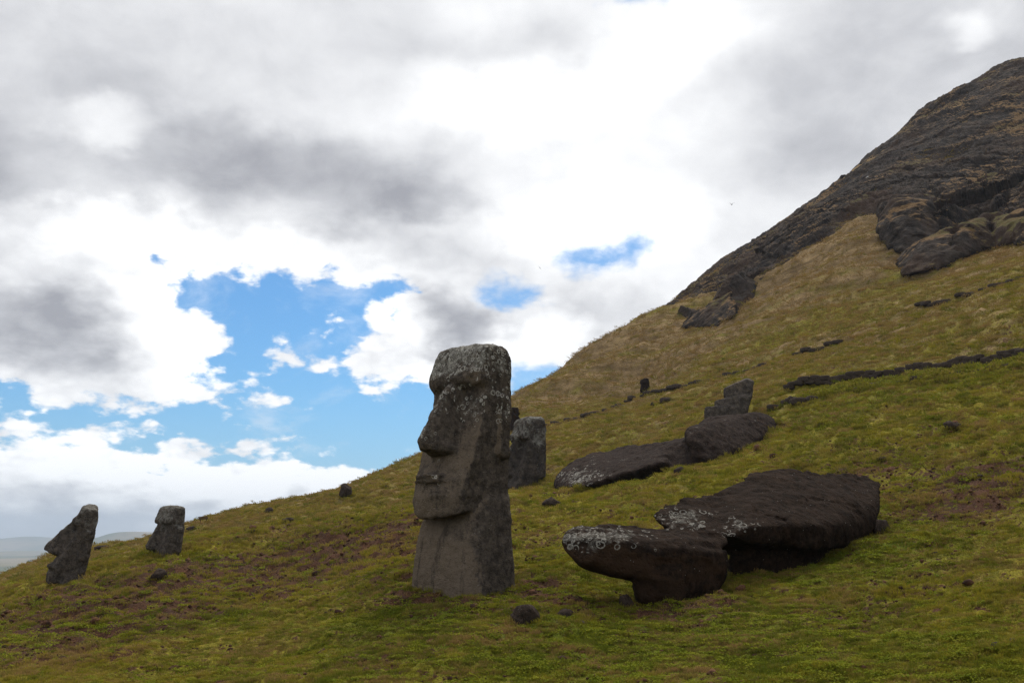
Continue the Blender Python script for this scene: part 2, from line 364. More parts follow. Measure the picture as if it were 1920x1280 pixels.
# ------------------------------------------------------------------ materials for ground and stone
def new_mat(name):
    m=bpy.data.materials.new(name); m.use_nodes=True; n=NT(m.node_tree); n.N.clear()
    out=n.new('ShaderNodeOutputMaterial'); b=n.new('ShaderNodeBsdfPrincipled'); n.L.new(b.outputs[0],out.inputs[0])
    b.inputs['Roughness'].default_value=.95; b.inputs['Specular IOR Level'].default_value=.06
    return m,n,b,out
def bump(n,b,h,strength=.5,dist=.02):
    k=n.new('ShaderNodeBump'); k.inputs['Strength'].default_value=strength; k.inputs['Distance'].default_value=dist
    n.put(k.inputs['Height'],h); n.L.new(k.outputs[0],b.inputs['Normal'])
def mat_ground():
    m,n,b,_=new_mat('turf_and_soil')
    g=n.new('ShaderNodeNewGeometry'); Po=g.outputs['Position']
    soil=n.attr('soil').outputs['Fac']; dry=n.attr('dry').outputs['Fac']; farr=n.attr('far').outputs['Fac']; lush=n.attr('lush').outputs['Fac']
    nf=n.noise(Po,9.0,6,.65); nm=n.noise(Po,2.2,6,.62,.4); nl=n.noise(Po,.35,5,.6); nx=n.noise(Po,38.0,4,.7)
    xx,yy,zz=n.sep(Po); cbx=n.new('ShaderNodeCombineXYZ'); n.put(cbx.inputs[0],n.m('MULTIPLY',n.m('SUBTRACT',xx,yy),.30)); n.put(cbx.inputs[1],n.m('ADD',xx,yy)); n.put(cbx.inputs[2],n.m('MULTIPLY',zz,1.4)); CT=cbx.outputs[0]
    vfar=n.noise(CT,.55,8,.74,.3); vband=n.noise(CT,.055,5,.62,.6)
    green=n.mix(n.rng(nm,.35,.68),(.130,.132,.013,1),(.300,.255,.028,1))
    green=n.mix(n.rng(nf,.40,.72),green,(.340,.255,.043,1))
    green=n.mix(n.m('MULTIPLY',lush,.7),green,(.120,.175,.015,1))
    straw=n.mix(n.rng(vfar,.36,.66),(.160,.105,.048,1),(.390,.270,.130,1))
    f=n.m('ADD',dry,n.m('MULTIPLY',n.m('SUBTRACT',nl,.5),1.2)); f=n.m('ADD',f,n.m('MULTIPLY',n.m('SUBTRACT',vfar,.5),.9)); f=n.m('ADD',f,n.m('MULTIPLY',n.m('SUBTRACT',vband,.5),n.m('MULTIPLY',farr,2.6)),clamp=True)
    turf=n.mix(n.rng(f,.2,.85),green,straw)
    earth=n.mix(n.rng(nm,.3,.7),(.060,.034,.022,1),(.125,.060,.034,1)); earth=n.mix(n.rng(nx,.5,.75),earth,(.120,.070,.045,1))
    sf=n.m('ADD',soil,n.m('MULTIPLY',n.m('SUBTRACT',nf,.5),2.4)); sf=n.m('ADD',sf,n.m('MULTIPLY',n.m('SUBTRACT',nm,.5),1.5))
    col=n.mix(n.rng(sf,.42,.66),turf,earth)
    spk=n.rng(nx,.32,.58,.35,1.1)
    col=n.mix(1.0,col,spk,'MULTIPLY')
    n.L.new(col,b.inputs['Base Color'])
    hh=n.m('ADD',n.m('MULTIPLY',nf,.6),n.m('MULTIPLY',nx,.35)); hh=n.m('ADD',hh,n.m('MULTIPLY',vfar,n.m('MULTIPLY',farr,6.0)))
    bump(n,b,hh,.9,.10)
    return m
def mat_stone(name,dark=(.030,.024,.020),mid=(.085,.064,.048),warm=(.125,.085,.055),scale=1.0,rings=True,streak=0.0,rk=.9):
    m,n,b,_=new_mat(name)
    tc=n.new('ShaderNodeTexCoord'); O=n.v('MULTIPLY',tc.outputs['Object'],(scale,)*3)
    li=n.attr('lichen').outputs['Fac']; wm=n.attr('warm').outputs['Fac']
    a=n.noise(O,1.6,6,.65,.3); c=n.noise(O,9.0,6,.7); d=n.noise(O,45.0,4,.7); st=n.noise(n.v('MULTIPLY',O,(1,1,1.0 if streak else .16)),5.0,6,.65,.2)
    col=n.mix(n.rng(c,.32,.68),(*dark,1),(*mid,1))
    w=n.m('ADD',wm,n.m('MULTIPLY',n.m('SUBTRACT',a,.5),1.3)); w=n.m('ADD',w,n.m('MULTIPLY',n.m('SUBTRACT',c,.5),.7))
    col=n.mix(n.rng(w,.35,.8,0,.9),col,(*warm,1))
    col=n.mix(n.rng(st,.52,.70,0,.75),col,(*dark,1))
    col=n.mix(n.rng(d,.56,.74,0,.6),col,tuple(min(1,v*2.3) for v in mid)+(1,))
    col=n.mix(n.rng(d,.44,.28,0,.7),col,tuple(v*.5 for v in dark)+(1,))
    # grey crust lichen in patches
    lp=n.noise(O,6.0,7,.72,.5); lf=n.m('ADD',li,n.m('MULTIPLY',n.m('SUBTRACT',lp,.5),2.6)); crust=n.rng(lf,.62,1.0,0,.9*rk)
    crust=n.m('MULTIPLY',crust,n.rng(d,.36,.56,.35,1))
    col=n.mix(crust,col,n.mix(n.rng(c,.35,.65),(.16,.15,.125,1),(.33,.32,.28,1)))
    if rings:
        Ow=n.v('ADD',O,n.v('MULTIPLY',n.v('SUBTRACT',n.noise(O,11.0,3,.6,col=True),(.5,.5,.5)),(.05,.05,.05)))
        tot=None
        for sc,th,off in ((7.6,.36,0.0),(12.5,.34,3.7)):
            vo=n.vor(n.v('ADD',Ow,(off,off,off)),sc); dist=vo.outputs['Distance']; rc=n.sep(vo.outputs['Color'])
            rad=n.m('MULTIPLY_ADD',rc[0],.22,.20)
            q=n.m('ABSOLUTE',n.m('SUBTRACT',dist,rad)); rg=n.rng(q,.075,.025,0,1)
            on=n.rng(n.m('ADD',n.m('MULTIPLY',li,.95),n.m('MULTIPLY',rc[1],.62)),.80,.90,0,1)
            rg=n.m('MULTIPLY',rg,on); rg=n.m('MULTIPLY',rg,n.rng(d,.36,.5,.25,1))
            tot=rg if tot is None else n.m('MAXIMUM',tot,rg)
        col=n.mix(n.m('MULTIPLY',tot,rk),col,(.50,.48,.42,1))
    # small white specks
    vs=n.vor(O,30.0); sp=n.m('MULTIPLY',n.rng(vs.outputs['Distance'],.22,.10),n.rng(n.sep(vs.outputs['Color'])[0],.955,.97))
    col=n.mix(n.m('MULTIPLY',sp,.75),col,(.48,.46,.42,1))
    n.L.new(col,b.inputs['Base Color'])
    h=n.m('ADD',n.m('MULTIPLY',c,1.0),n.m('MULTIPLY',d,.45)); h=n.m('ADD',h,n.m('MULTIPLY',st,.8))
    h=n.m('SUBTRACT',h,n.m('MULTIPLY',n.rng(n.vor(n.v('ADD',O,n.v('MULTIPLY',n.noise(O,14.0,2,.5,col=True),(.05,.05,.05))),16.0).outputs['Distance'],.34,.12),.32))
    bump(n,b,h,1.0,.045/scale)
    return m
M_GROUND=mat_ground()

# ------------------------------------------------------------------ hillside
def gauss_px(x,y,lst):
    o=np.zeros_like(x)
    for px,py,r,w in lst:
        gx,gy,_=HIT[(px,py)]; o=o+w*np.exp(-((x-gx)**2+(y-gy)**2)/(r*r))
    return o
def ground_hit(px,py,rmin=6,rmax=260,fn=None):
    d=ray(px,py); t=np.exp(np.linspace(math.log(rmin),math.log(rmax),420)); p=EYE+d*(t/d[1])[:,None]
    f=fn or Hbase
    for it in range(3):
        h=f(p[:,0],p[:,1]); below=p[:,2]<h
        if not below.any(): return None
        k=int(np.argmax(below)); a,b=t[max(k-1,0)],t[k]
        if it<2: t=np.linspace(a,b,24); p=EYE+d*(t/d[1])[:,None]
    return p[k]
SOIL=[(700,1000,3.2,.95),(600,1060,2.6,.8),(780,1075,1.5,.9),(120,1180,3.2,.95),(420,1090,3.4,.65),(900,1180,2.4,.40),(200,1160,2.0,.5),(1180,1140,1.6,.35),(1000,1150,1.2,.5),(30,1250,1.8,.35),(1700,930,3.0,.42),(260,1110,3.0,.6),
      (1850,930,3.5,.40),(1650,1120,1.6,.22),(1850,1130,1.4,.25),(1450,1230,1.0,.3),(1250,1210,1.2,.25),(1620,880,3,.2),(1040,1010,2.5,.3),(520,1010,4,.35),(900,1120,1.0,.7),(840,1120,.8,.6),(1290,1150,1.0,.7)]
LUSH=[(900,1150,2.2,.9),(1100,1190,2.6,.8),(1500,1040,2.0,.9),(1600,1060,2.2,.6),(1250,860,4,.5),(660,960,4,.7),(1300,1240,2.5,.6),(1740,720,6,.35),(120,1200,2.0,.6),(1180,735,7,.5),(1350,705,6,.5),(1700,1240,2,.3)]
HIT={}
for lst in (SOIL,LUSH):
    for px,py,_,_ in lst: HIT[(px,py)]=ground_hit(px,py)
def detail(x,y):
    r=np.sqrt(x*x+y*y); p=np.stack([x,y,np.zeros_like(x)],-1)
    w=np.clip(r/14,.6,6)
    # contour lines run from back left to front right; little terraces follow them
    a=(x-y)*.7071; b=(x+y)*.7071; q=np.stack([a*.35,b*1.3,np.zeros_like(a)],-1)
    lum=fbm(p*1.6,3,3)*.055+ridged(q*.9,3,5)*.030+.085*np.sqrt(np.abs(vn(p*2.6+.4*vn(p*5,6)[...,None],8)))*(.6+.5*vn(p*.5,9))+.045*np.sqrt(np.abs(vn(p*5.7,12)))
    mid=fbm(p*.22,3,21)*.14*np.clip(r/25,.3,2)
    farn=(fbm(q*.10,4,31)*1.0+ridged(q*.14,3,33)*.5)*sst(60,120,r)*1.1
    return lum*np.clip(w,.6,2.2)+mid*sst(5,30,r)+farn
PATHS=[([(1440,775),(1482,748),(1540,732),(1640,711),(1700,699),(1780,686),(1860,677),(1960,666)],.14,1.4),
       ([(1015,806),(1120,779),(1200,756),(1290,730),(1400,698),(1440,688)],.12,1.0),([(1495,666),(1540,655),(1585,641)],.12,1.0),([(1725,584),(1770,571),(1830,553),(1930,522)],.12,1.0)]
_PL=[([ground_hit(*p)[:2] for p in pts],dh,w) for pts,dh,w in PATHS]
def ledges(x,y):
    o=np.zeros_like(x)
    for pts,dh,w in _PL:
        best=np.full(x.shape,1e9); side=np.zeros_like(x); fade=np.ones_like(x); n=len(pts)
        for k in range(n-1):
            a,b=pts[k],pts[k+1]; e=b-a; L=e@e; t=((x-a[0])*e[0]+(y-a[1])*e[1])/L; tc=np.clip(t,0,1); dx,dy=x-a[0]-e[0]*tc,y-a[1]-e[1]*tc; d=dx*dx+dy*dy; m=d<best
            best=np.where(m,d,best); side=np.where(m,np.sign(e[0]*(y-a[1])-e[1]*(x-a[0])),side)
            if k==0: fade=np.where(m,sst(-.02,.25,t),fade)
        d=np.sqrt(best)*side                       # positive on the uphill side
        cut=-dh*sst(.12,-.12,d)*sst(-w,-.25*w,d)
        bank=dh*.55*np.exp(-((d+w*.9)/(.22*w))**2)*(w>2)
        o=o+(cut+bank)*fade
    return o
def H(x,y):
    x=np.asarray(x,float); y=np.asarray(y,float); return Hbase(x,y)+detail(x,y)+ledges(x,y)
def H1(x,y): return float(H(np.array([x]),np.array([y]))[0])
def hit(px,py,**k): return ground_hit(px,py,fn=H,**k)
def soil_at(x,y):
    return np.clip(.24+.78*gauss_px(x,y,SOIL)+.30*fbm(np.stack([x,y,0*x],-1)*.45,3,61),0,1)
def lush_at(x,y):
    return np.clip(gauss_px(x,y,LUSH)+.25*fbm(np.stack([x,y,0*x],-1)*.3,3,71),0,1)
def dry_at(x,y):
    r=np.sqrt(x*x+y*y); return np.clip(.18+.32*sst(34,70,r)+.30*sst(75,120,r)+.28*sst(5,50,x)*sst(55,95,y),0,1)
def build_ground():
    az=np.concatenate([np.radians(np.arange(-180,-36,3.0)),np.linspace(math.radians(-36),math.radians(36),640),np.radians(np.arange(39,180,3.0))])
    r=np.concatenate([[.4,2,4,6],np.exp(np.linspace(math.log(7.5),math.log(36),330)),np.exp(np.linspace(math.log(36.3),math.log(190),270)),np.exp(np.linspace(math.log(196),math.log(900),40))])
    A,R=np.meshgrid(az,r,indexing='ij'); X=R*np.sin(A); Y=R*np.cos(A); Z=H(X,Y)
    Z=np.where(R>380,Z-(R-380)*.35,Z)
    V=np.stack([X,Y,Z],-1).reshape(-1,3); na,nr=A.shape
    i=np.arange(na)[:,None]; j=np.arange(nr-1)[None]; i2=(i+1)%na
    Q=np.stack([i*nr+j,i2*nr+j,i2*nr+j+1,i*nr+j+1],-1).reshape(-1,4)[:,::-1]
    x,y=V[:,0],V[:,1]
    me=mesh_np('ground',V,Q,{'soil':soil_at(x,y)*(1-sst(60,90,R.ravel())*.6),'dry':dry_at(x,y),'far':sst(25,90,R.ravel()),'lush':lush_at(x,y)})
    return tag(link('hillside',me,M_GROUND),kind='structure')
build_ground()
print('ground',time.time()-T0)

# ------------------------------------------------------------------ cliff on the upper slope
def poly_sd(px,py,poly):
    pl=np.array(poly,float); n=len(pl); d=np.full(px.shape,1e9); ins=np.zeros(px.shape,bool)
    for k in range(n):
        a,b=pl[k],pl[(k+1)%n]; e=b-a; wx,wy=px-a[0],py-a[1]
        t=np.clip((wx*e[0]+wy*e[1])/(e@e),0,1); d=np.minimum(d,(wx-e[0]*t)**2+(wy-e[1]*t)**2)
        c=((a[1]>py)!=(b[1]>py)); ins^=c&(px<(b[0]-a[0])*(py-a[1])/np.where(c,b[1]-a[1],1)+a[0])
    return np.where(ins,1,-1)*np.sqrt(d)
CLIFFS=[([(1165,640),(1240,580),(1290,545),(1338,505),(1347,470),(1440,410),(1500,375),(1560,340),(1610,302),(1640,280),(1700,230),(1740,195),(1800,158),(1930,95),(2150,20),(2560,-150),(2560,290),(2150,380),(1990,420),(1900,440),(1850,408),(1800,425),(1740,455),(1690,480),(1650,450),(1640,410),(1590,430),(1540,452),(1480,505),(1440,535),(1400,565),(1370,602),(1340,612),(1278,614),(1290,598),(1330,585),(1352,566),(1362,553),(1300,570),(1250,596)],1.7,14),
        ([(1848,392),(1872,340),(1925,288),(2150,200),(2560,60),(2560,290),(2150,380),(1990,400),(1920,388)],2.4,20)]
def mat_cliff():
    m,n,b,_=new_mat('cliff_rock')
    g=n.new('ShaderNodeNewGeometry'); Po=g.outputs['Position']; Nz=n.sep(g.outputs['True Normal'])[2]
    a=n.noise(Po,.12,6,.65,.4); c=n.noise(Po,.8,8,.7,.3); d=n.noise(n.v('MULTIPLY',Po,(1,1,1.0)),3.2,6,.72); st=n.noise(n.v('MULTIPLY',Po,(.5,.5,1.6)),.6,8,.7,.5)
    col=n.mix(n.rng(c,.33,.66),(.022,.018,.016,1),(.070,.055,.044,1))
    col=n.mix(n.rng(a,.46,.66,0,.75),col,(.080,.050,.034,1))
    col=n.mix(n.rng(st,.54,.70,0,.8),col,(.105,.090,.076,1))
    col=n.mix(n.rng(d,.60,.74,0,.55),col,(.20,.18,.16,1))
    col=n.mix(n.rng(d,.44,.28,0,.8),col,(.018,.016,.015,1))
    gr=n.m('ADD',n.m('ADD',n.m('MULTIPLY',Nz,.9),n.m('MULTIPLY',n.m('SUBTRACT',c,.5),1.0)),n.m('MULTIPLY',n.m('SUBTRACT',n.noise(Po,.09,5,.6,.5),.45),1.9))
    grass=n.mix(n.rng(d,.35,.65),(.120,.070,.034,1),(.215,.135,.060,1)); grass=n.mix(n.rng(a,.5,.62),grass,(.095,.080,.026,1))
    col=n.mix(n.rng(gr,.74,.92,0,.94),col,grass)
    n.L.new(col,b.inputs['Base Color'])
    h=n.m('ADD',n.m('MULTIPLY',c,1.2),n.m('MULTIPLY',d,.4)); bump(n,b,n.m('ADD',h,n.m('MULTIPLY',st,.5)),.8,.3)
    return m
M_CLIFF=mat_cliff()
def build_cliff():
    az=np.concatenate([np.arange(.085,.50,.00085),np.arange(.50,.72,.0014)]); r=np.exp(np.arange(math.log(84),math.log(212),.00165))
    A,R=np.meshgrid(az,r,indexing='ij'); X=R*np.sin(A); Y=R*np.cos(A); Vb=np.stack([X,Y,Hbase(X,Y)],-1)
    gx=np.gradient(Vb,axis=0); gy=np.gradient(Vb,axis=1); N=np.cross(gy,gx); N/=np.linalg.norm(N,axis=-1,keepdims=True); N[N[...,2]<0]*=-1
    px,py=project(Vb); rough0=np.maximum.reduce([poly_sd(px,py,c[0]) for c in CLIFFS]); nr=A.shape[1]
    K=rough0>-40; idx=-np.ones(A.shape,int); idx[K]=np.arange(K.sum()); X,Y,R,px,py,N=X[K],Y[K],R[K],px[K],py[K],N[K]; Z=Vb[...,2][K]+detail(X,Y); p=np.stack([X,Y,Z],-1)
    wx=fbm(p*.16,3,91)*14; wy=fbm(p*.16,3,95)*12; out=np.full(X.shape,-3.0); sdm=np.full(X.shape,-1e9)
    tilt=np.stack([X*.8-Z*.45,Y,Z+X*.35],-1)                      # beds dip with the slope
    v1,e1=facets(tilt*np.array([.085,.10,.16])+fbm(p*.08,2,60)[...,None]*.35,41); v2,e2=facets(tilt*np.array([.22,.26,.44])+fbm(p*.3,2,61)[...,None]*.3,45)
    rough=fbm(p*.05,3,43)*1.5+v1*3.0+v2*.9-.7*sst(.16,.0,e1)-.30*sst(.12,.0,e2)+facets(tilt*np.array([.7,.8,1.2]),49)[0]*.42+fbm(p*.9,3,51)*.10
    for poly,h,soft in CLIFFS:
        sd=poly_sd(px+wx,py+wy,poly); sdm=np.maximum(sdm,sd)
        dd=sst(-2,soft,sd)*h+sst(-2,soft*1.2,sd)*rough*.62-(1-sst(-9,2,sd))*1.6
        out=np.maximum(out,dd)
    out=np.where(out>0,out*(1-.86*sst(118,156,R)),out)
    N=N*np.array([1,1,.75]); V=p+N*out[...,None]
    ok=np.zeros(A.shape,bool); ok[K]=sdm>-14
    fk=ok[:-1,:-1]&ok[1:,:-1]&ok[1:,1:]&ok[:-1,1:]; ii,jj=np.nonzero(fk)
    q=np.stack([idx[ii,jj],idx[ii,jj+1],idx[ii+1,jj+1],idx[ii+1,jj]],-1)
    u,inv=np.unique(q,return_inverse=True); me=mesh_np('cliff',V[u],inv.reshape(q.shape)[:,::-1],None,False)
    return tag(link('cliff',me,M_CLIFF),kind='structure')
build_cliff()
print('cliff',time.time()-T0)

# ------------------------------------------------------------------ far plain, hills and air
def mat_plain():
    m,n,b,_=new_mat('far_fields')
    g=n.new('ShaderNodeNewGeometry'); Po=g.outputs['Position']
    a=n.noise(n.v('MULTIPLY',Po,(1,.35,1)),.0022,6,.6); c=n.noise(Po,.012,5,.6)
    col=n.mix(n.rng(a,.40,.60),(.26,.20,.11,1),(.10,.11,.045,1)); col=n.mix(n.rng(c,.5,.7,0,.5),col,(.08,.08,.04,1))
    n.L.new(col,b.inputs['Base Color']); return m
M_PLAIN=mat_plain()
def build_plain():
    r=np.array([200,600,1000,1600,2400,3400,5000,7500,11000.]); a=np.radians(np.arange(0,360,5.0))
    A,R=np.meshgrid(a,r,indexing='ij'); X=R*np.sin(A);Y=R*np.cos(A); Z=-58+fbm(np.stack([X,Y,0*X],-1)*.0011,3,5)*2.5
    Z=np.where(R<700,-75,Z)
    V=np.stack([X,Y,Z],-1).reshape(-1,3); na,nr=A.shape; i=np.arange(na)[:,None]; j=np.arange(nr-1)[None]; i2=(i+1)%na
    Q=np.stack([i*nr+j,i*nr+j+1,i2*nr+j+1,i2*nr+j],-1).reshape(-1,4)
    tag(link('plain',mesh_np('plain',V,Q),M_PLAIN),kind='structure')
build_plain()
def build_far_hill(crest,Y,depth,name='hills'):
    # crest: list of (px,py) of the skyline; a real ridge with two slopes and thickness `depth`
    pts=np.array([P(a,b,Y) for a,b in crest]); xs=np.linspace(pts[0,0],pts[-1,0],160); zs=np.interp(xs,pts[:,0],pts[:,2])
    k=np.ones(9)/9; zs=np.convolve(np.pad(zs,4,mode='edge'),k,'valid'); base=-62
    ts=np.linspace(-1,1,41); X,Tt=np.meshgrid(xs,ts,indexing='ij'); prof=np.cos(Tt*math.pi/2)**1.25
    Yy=Y+Tt*depth+fbm(np.stack([X*.002,Tt*2,0*X],-1),3,7)*depth*.1; Z=base+(zs[:,None]-base)*prof*(1+.05*fbm(np.stack([X*.006,Tt*3,0*X],-1),4,9)*(1-prof))
    V=np.stack([X,Yy,Z],-1).reshape(-1,3); n=len(ts); i=np.arange(len(xs)-1)[:,None]; j=np.arange(n-1)[None]
    Q=np.stack([i*n+j,(i+1)*n+j,(i+1)*n+j+1,i*n+j+1],-1).reshape(-1,4)
    tag(link(name,mesh_np(name,V,Q),M_PLAIN),kind='structure')
build_far_hill([(-420,1062),(-300,1030),(-120,1012),(0,1009),(45,1008),(58,1003),(80,1004),(95,1009),(180,1006),(300,1012),(420,1030),(600,1060)],7600,900)
build_far_hill([(60,1062),(120,1040),(180,1014),(220,998),(250,996),(290,997),(330,1003),(400,1020),(480,1045),(560,1062)],4600,500)
build_far_hill([(-350,1060),(-200,1040),(-60,1035),(0,1034),(30,1032),(70,1033),(110,1036),(170,1040),(240,1052),(300,1060)],5200,500)
# brown spur below the left moai
def build_haze():
    bm=bmesh.new(); bmesh.ops.create_cube(bm,size=1)
    lo=np.array([-9500,-9500,-90]); hi=np.array([9500,9500,215]); 
    for v in bm.verts: v.co=Vector(((v.co.x+.5)*(hi-lo)[0]+lo[0],(v.co.y+.5)*(hi-lo)[1]+lo[1],(v.co.z+.5)*(hi-lo)[2]+lo[2]))
    me=bpy.data.meshes.new('haze'); bm.to_mesh(me); bm.free()
    m=bpy.data.materials.new('haze_air'); m.use_nodes=True; n=NT(m.node_tree); n.N.clear(); o=n.new('ShaderNodeOutputMaterial')
    v=n.new('ShaderNodeVolumePrincipled'); v.inputs['Color'].default_value=(.66,.80,1,1); v.inputs['Density'].default_value=.00008; v.inputs['Anisotropy'].default_value=.15
    n.L.new(v.outputs[0],o.inputs['Volume'])
    tag(link('haze',me,m),kind='stuff')
build_haze()
build_haze()
# ------------------------------------------------------------------ moai
M_MAIN=mat_stone('weathered_tuff',(.048,.040,.034),(.138,.112,.088),(.178,.138,.100))
M_FAR=mat_stone('far_tuff',(.056,.048,.042),(.160,.133,.110),(.195,.146,.106),.6,rings=False)
M_MID=mat_stone('half_buried_tuff',(.034,.029,.026),(.100,.083,.069),(.120,.090,.066),.6,rings=False)
M_DARK=mat_stone('dark_tuff',(.013,.0085,.0062),(.043,.0275,.0185),(.064,.038,.0235),.8,streak=1,rk=.55)
M_LONG=mat_stone('brown_dark_tuff',(.020,.0145,.012),(.056,.039,.031),(.078,.048,.034),.7,streak=1)
def table(rows,col,z,w=.07):
    r=np.array(rows,float); zz=np.arange(r[0,0]-1,r[-1,0]+1,.01); v=np.interp(zz,r[:,0],r[:,col]); k=max(3,int(w/.01)|1)
    v=np.convolve(np.pad(v,k//2,mode='edge'),np.ones(k)/k,'valid'); v=np.convolve(np.pad(v,k//2,mode='edge'),np.ones(k)/k,'valid')
    return np.interp(z,zz,v)
def rbox(s,f,a,f0,f1,r):
    c=(f0+f1)*.5; b=(f1-f0)*.5; qx=np.abs(s)-(a-r); qy=np.abs(f-c)-(b-r)
    return np.sqrt(np.maximum(qx,0)**2+np.maximum(qy,0)**2)+np.minimum(np.maximum(qx,qy),0)-r
def ell(s,f,z,c,r):
    q=np.sqrt(((s-c[0])/r[0])**2+((f-c[1])/r[1])**2+((z-c[2])/r[2])**2); return (q-1)*min(r)
def cone(s,f,z,A,B,ra,rb,sx=1.0):
    A=np.array(A,float);B=np.array(B,float);d=B-A; t=np.clip(((s-A[0])*d[0]+(f-A[1])*d[1]+(z-A[2])*d[2])/(d@d),0,1)
    return np.sqrt(((s-A[0]-d[0]*t)/sx)**2+(f-A[1]-d[1]*t)**2+(z-A[2]-d[2]*t)**2)-(ra+(rb-ra)*t)
#        z    front  back  halfw  convex
HEAD=[(.90,.50,-.34,.60,.18),(1.20,.60,-.36,.66,.20),(1.50,.63,-.38,.70,.20),(1.80,.57,-.40,.72,.16),(2.15,.46,-.42,.74,.12),(2.50,.36,-.42,.745,.08),
      (2.95,.24,-.43,.74,.04),(3.30,.20,-.44,.735,.00),(3.38,.20,-.44,.73,.00),(3.46,.29,-.44,.74,.02),(3.66,.31,-.44,.74,.02),(3.90,.25,-.42,.72,.02),(4.10,.19,-.40,.69,.01),(4.30,.14,-.37,.64,0)]
TORSO=[(-.9,.60,-.60,.94,.12),(0,.57,-.57,.91,.12),(.5,.51,-.55,.875,.12),(.85,.46,-.52,.86,.10),(1.2,.38,-.50,.83,.06),(1.55,.30,-.49,.79,.0),(1.8,.2,-.42,.7,0)]
def moai_fn(head=HEAD,torso=TORSO,ztop=4.24,nose=((3.42,.32,.14),(2.40,.80,.215)),wing=.72,lipz=1.83,lipf=.78,jaw=1.13,jawslope=.24,earf=-.20,shoulder=1.56,toptilt=0.03):
    (nz0,nf0,nr0),(nz1,nf1,nr1)=nose
    np_=[]
    for sg in(-1,1): np_+=[(sg*.11,nf0+.11,nz0+.05),(sg*.11,nf1+.21,nz1+.03),(sg*.11,nf1+.10,nz1-.16),(sg*.33,nf1-.22,nz1-.14),(sg*.29,nf1-.34,nz1+.18),(sg*.17,nf0-.25,nz0),(sg*.34,nf0-.2,nz1-.2),(sg*.1,nf0-.3,nz1-.3)]
    nsdf=hull_sdf(np_,26)
    def fn(G):
        s=G[...,0]; f=-G[...,1]; z=G[...,2]
        a=table(head,3,z); fr=table(head,1,z,.05)+table(head,4,z)*(1-np.clip(s/np.maximum(a,.1),-1,1)**2); bk=table(head,2,z)
        d=rbox(s,f,a,bk,fr,.065)
        d=smax(d,z-(ztop-toptilt*(s+.6)*.8-.06*np.abs(s)**2+.05*(-f)),.16)
        # cheek hollows beside the nose and the eye recess under the brow
        for sg in(-1,1):
            d=smax(d,-ell(s,f,z,(sg*.42,.38,3.25),(.23,.13,.15)),.08)
            d=smax(d,-ell(s,f,z,(sg*.47,.64,2.62),(.13,.13,.36)),.12)
        brow=ell(s,f,z,(0,.21,3.57),(.72,.20,.15)); d=smin(d,brow,.10)
        n=nsdf(np.stack([s,f,z],-1))
        for sg in(-1,1): n=smin(n,ell(s,f,z,(sg*.25,nf1-.26,nz1-.08),(.10,.15,.10)),.06)
        n=smax(n,(nz1-.19)+.26*(f-nf1+.2)-z,.022)
        d=smin(d,n,.06)
        # pouting lips, hollow above and below
        d=smax(d,-ell(s,f,z,(0,lipf+.20,lipz+.15),(.40,.15,.06)),.05)
        d=smin(d,ell(s,f,z,(0,lipf-.04,lipz+.03),(.42,.105,.040)),.06); d=smin(d,ell(s,f,z,(0,lipf-.05,lipz-.055),(.39,.095,.044)),.06)
        d=smax(d,-ell(s,f,z,(0,lipf+.15,lipz-.20),(.44,.10,.09)),.07)
        d=smax(d,(jaw+jawslope*np.maximum(.65-f,0)+.16*s*s)-z,.045)
        # long ears
        for sg in(-1,1):
            e=rbox(z-2.74,f-earf,.56,-.12,.12,.06); e=smax(e,np.abs(s*sg-.735)-.100,.05)
            e=smin(e,ell(s*sg,f,z,(.745,earf+.01,2.30),(.115,.17,.13)),.06)
            e=smax(e,-ell(s*sg,f,z,(.86,earf,2.80),(.08,.06,.36)),.05)
            d=smin(d,e,.04)
        at=table(torso,3,z,.2); ft=table(torso,1,z,.2)+table(torso,4,z)*(1-np.clip(s/at,-1,1)**2); bt=table(torso,2,z,.2)
        t=rbox(s,f,at,bt,ft,.30); t=smax(t,z-(shoulder-.25*np.maximum(f+.1,0)),.10)
        # upper arms and the line along them
        for sg in(-1,1):
            t=smax(t,-(np.sqrt((s*sg-.62)**2+(f-ft+.12)**2)-.05)-.0*z,.06) if False else t
        d=smin(d,t,.045)
        return d
    return fn
def moai_simple(C):
    o=moai_parts(C); o[o>2]=0; return o
def moai_parts(C):
    s=np.abs(C[:,0]); f=-C[:,1]; z=C[:,2]; o=np.zeros(len(C),int)
    o[(z<1.13+.24*np.maximum(.65-f,0)+.05*s-.02)]=1
    tn=np.clip((3.3-z)/1.0,0,1); nosem=(z>2.02)&(z<3.38)&(f>.22+.30*tn)&(s<.17+.18*tn); o[nosem&(o==0)]=2
    o[(s<.42)&(z>1.69)&(z<1.92)&(f>.62)&(o==0)]=3
    o[(s>.745)&(z>2.14)&(z<3.32)&(f<-.02)&(f>-.38)&(o==0)]=4
    o[(z>3.42)&(z<3.72)&(f>.12)&(o==0)]=5
    m=o==4; o[m&(C[:,0]<0)]=6
    return o
PN=['head','torso','nose','lips','ear','brow','ear#2']
def weather(V,N,zl,amount,warm_side=None,seed=0):
    up=np.clip(N[:,2],0,1); li=amount*(sst(zl[0],zl[1],V[:,2])*.75+.35*up)+.16*fbm(V*1.3,3,seed+3)
    wa=.25+.25*fbm(V*.9,3,seed+7)
    return li,wa
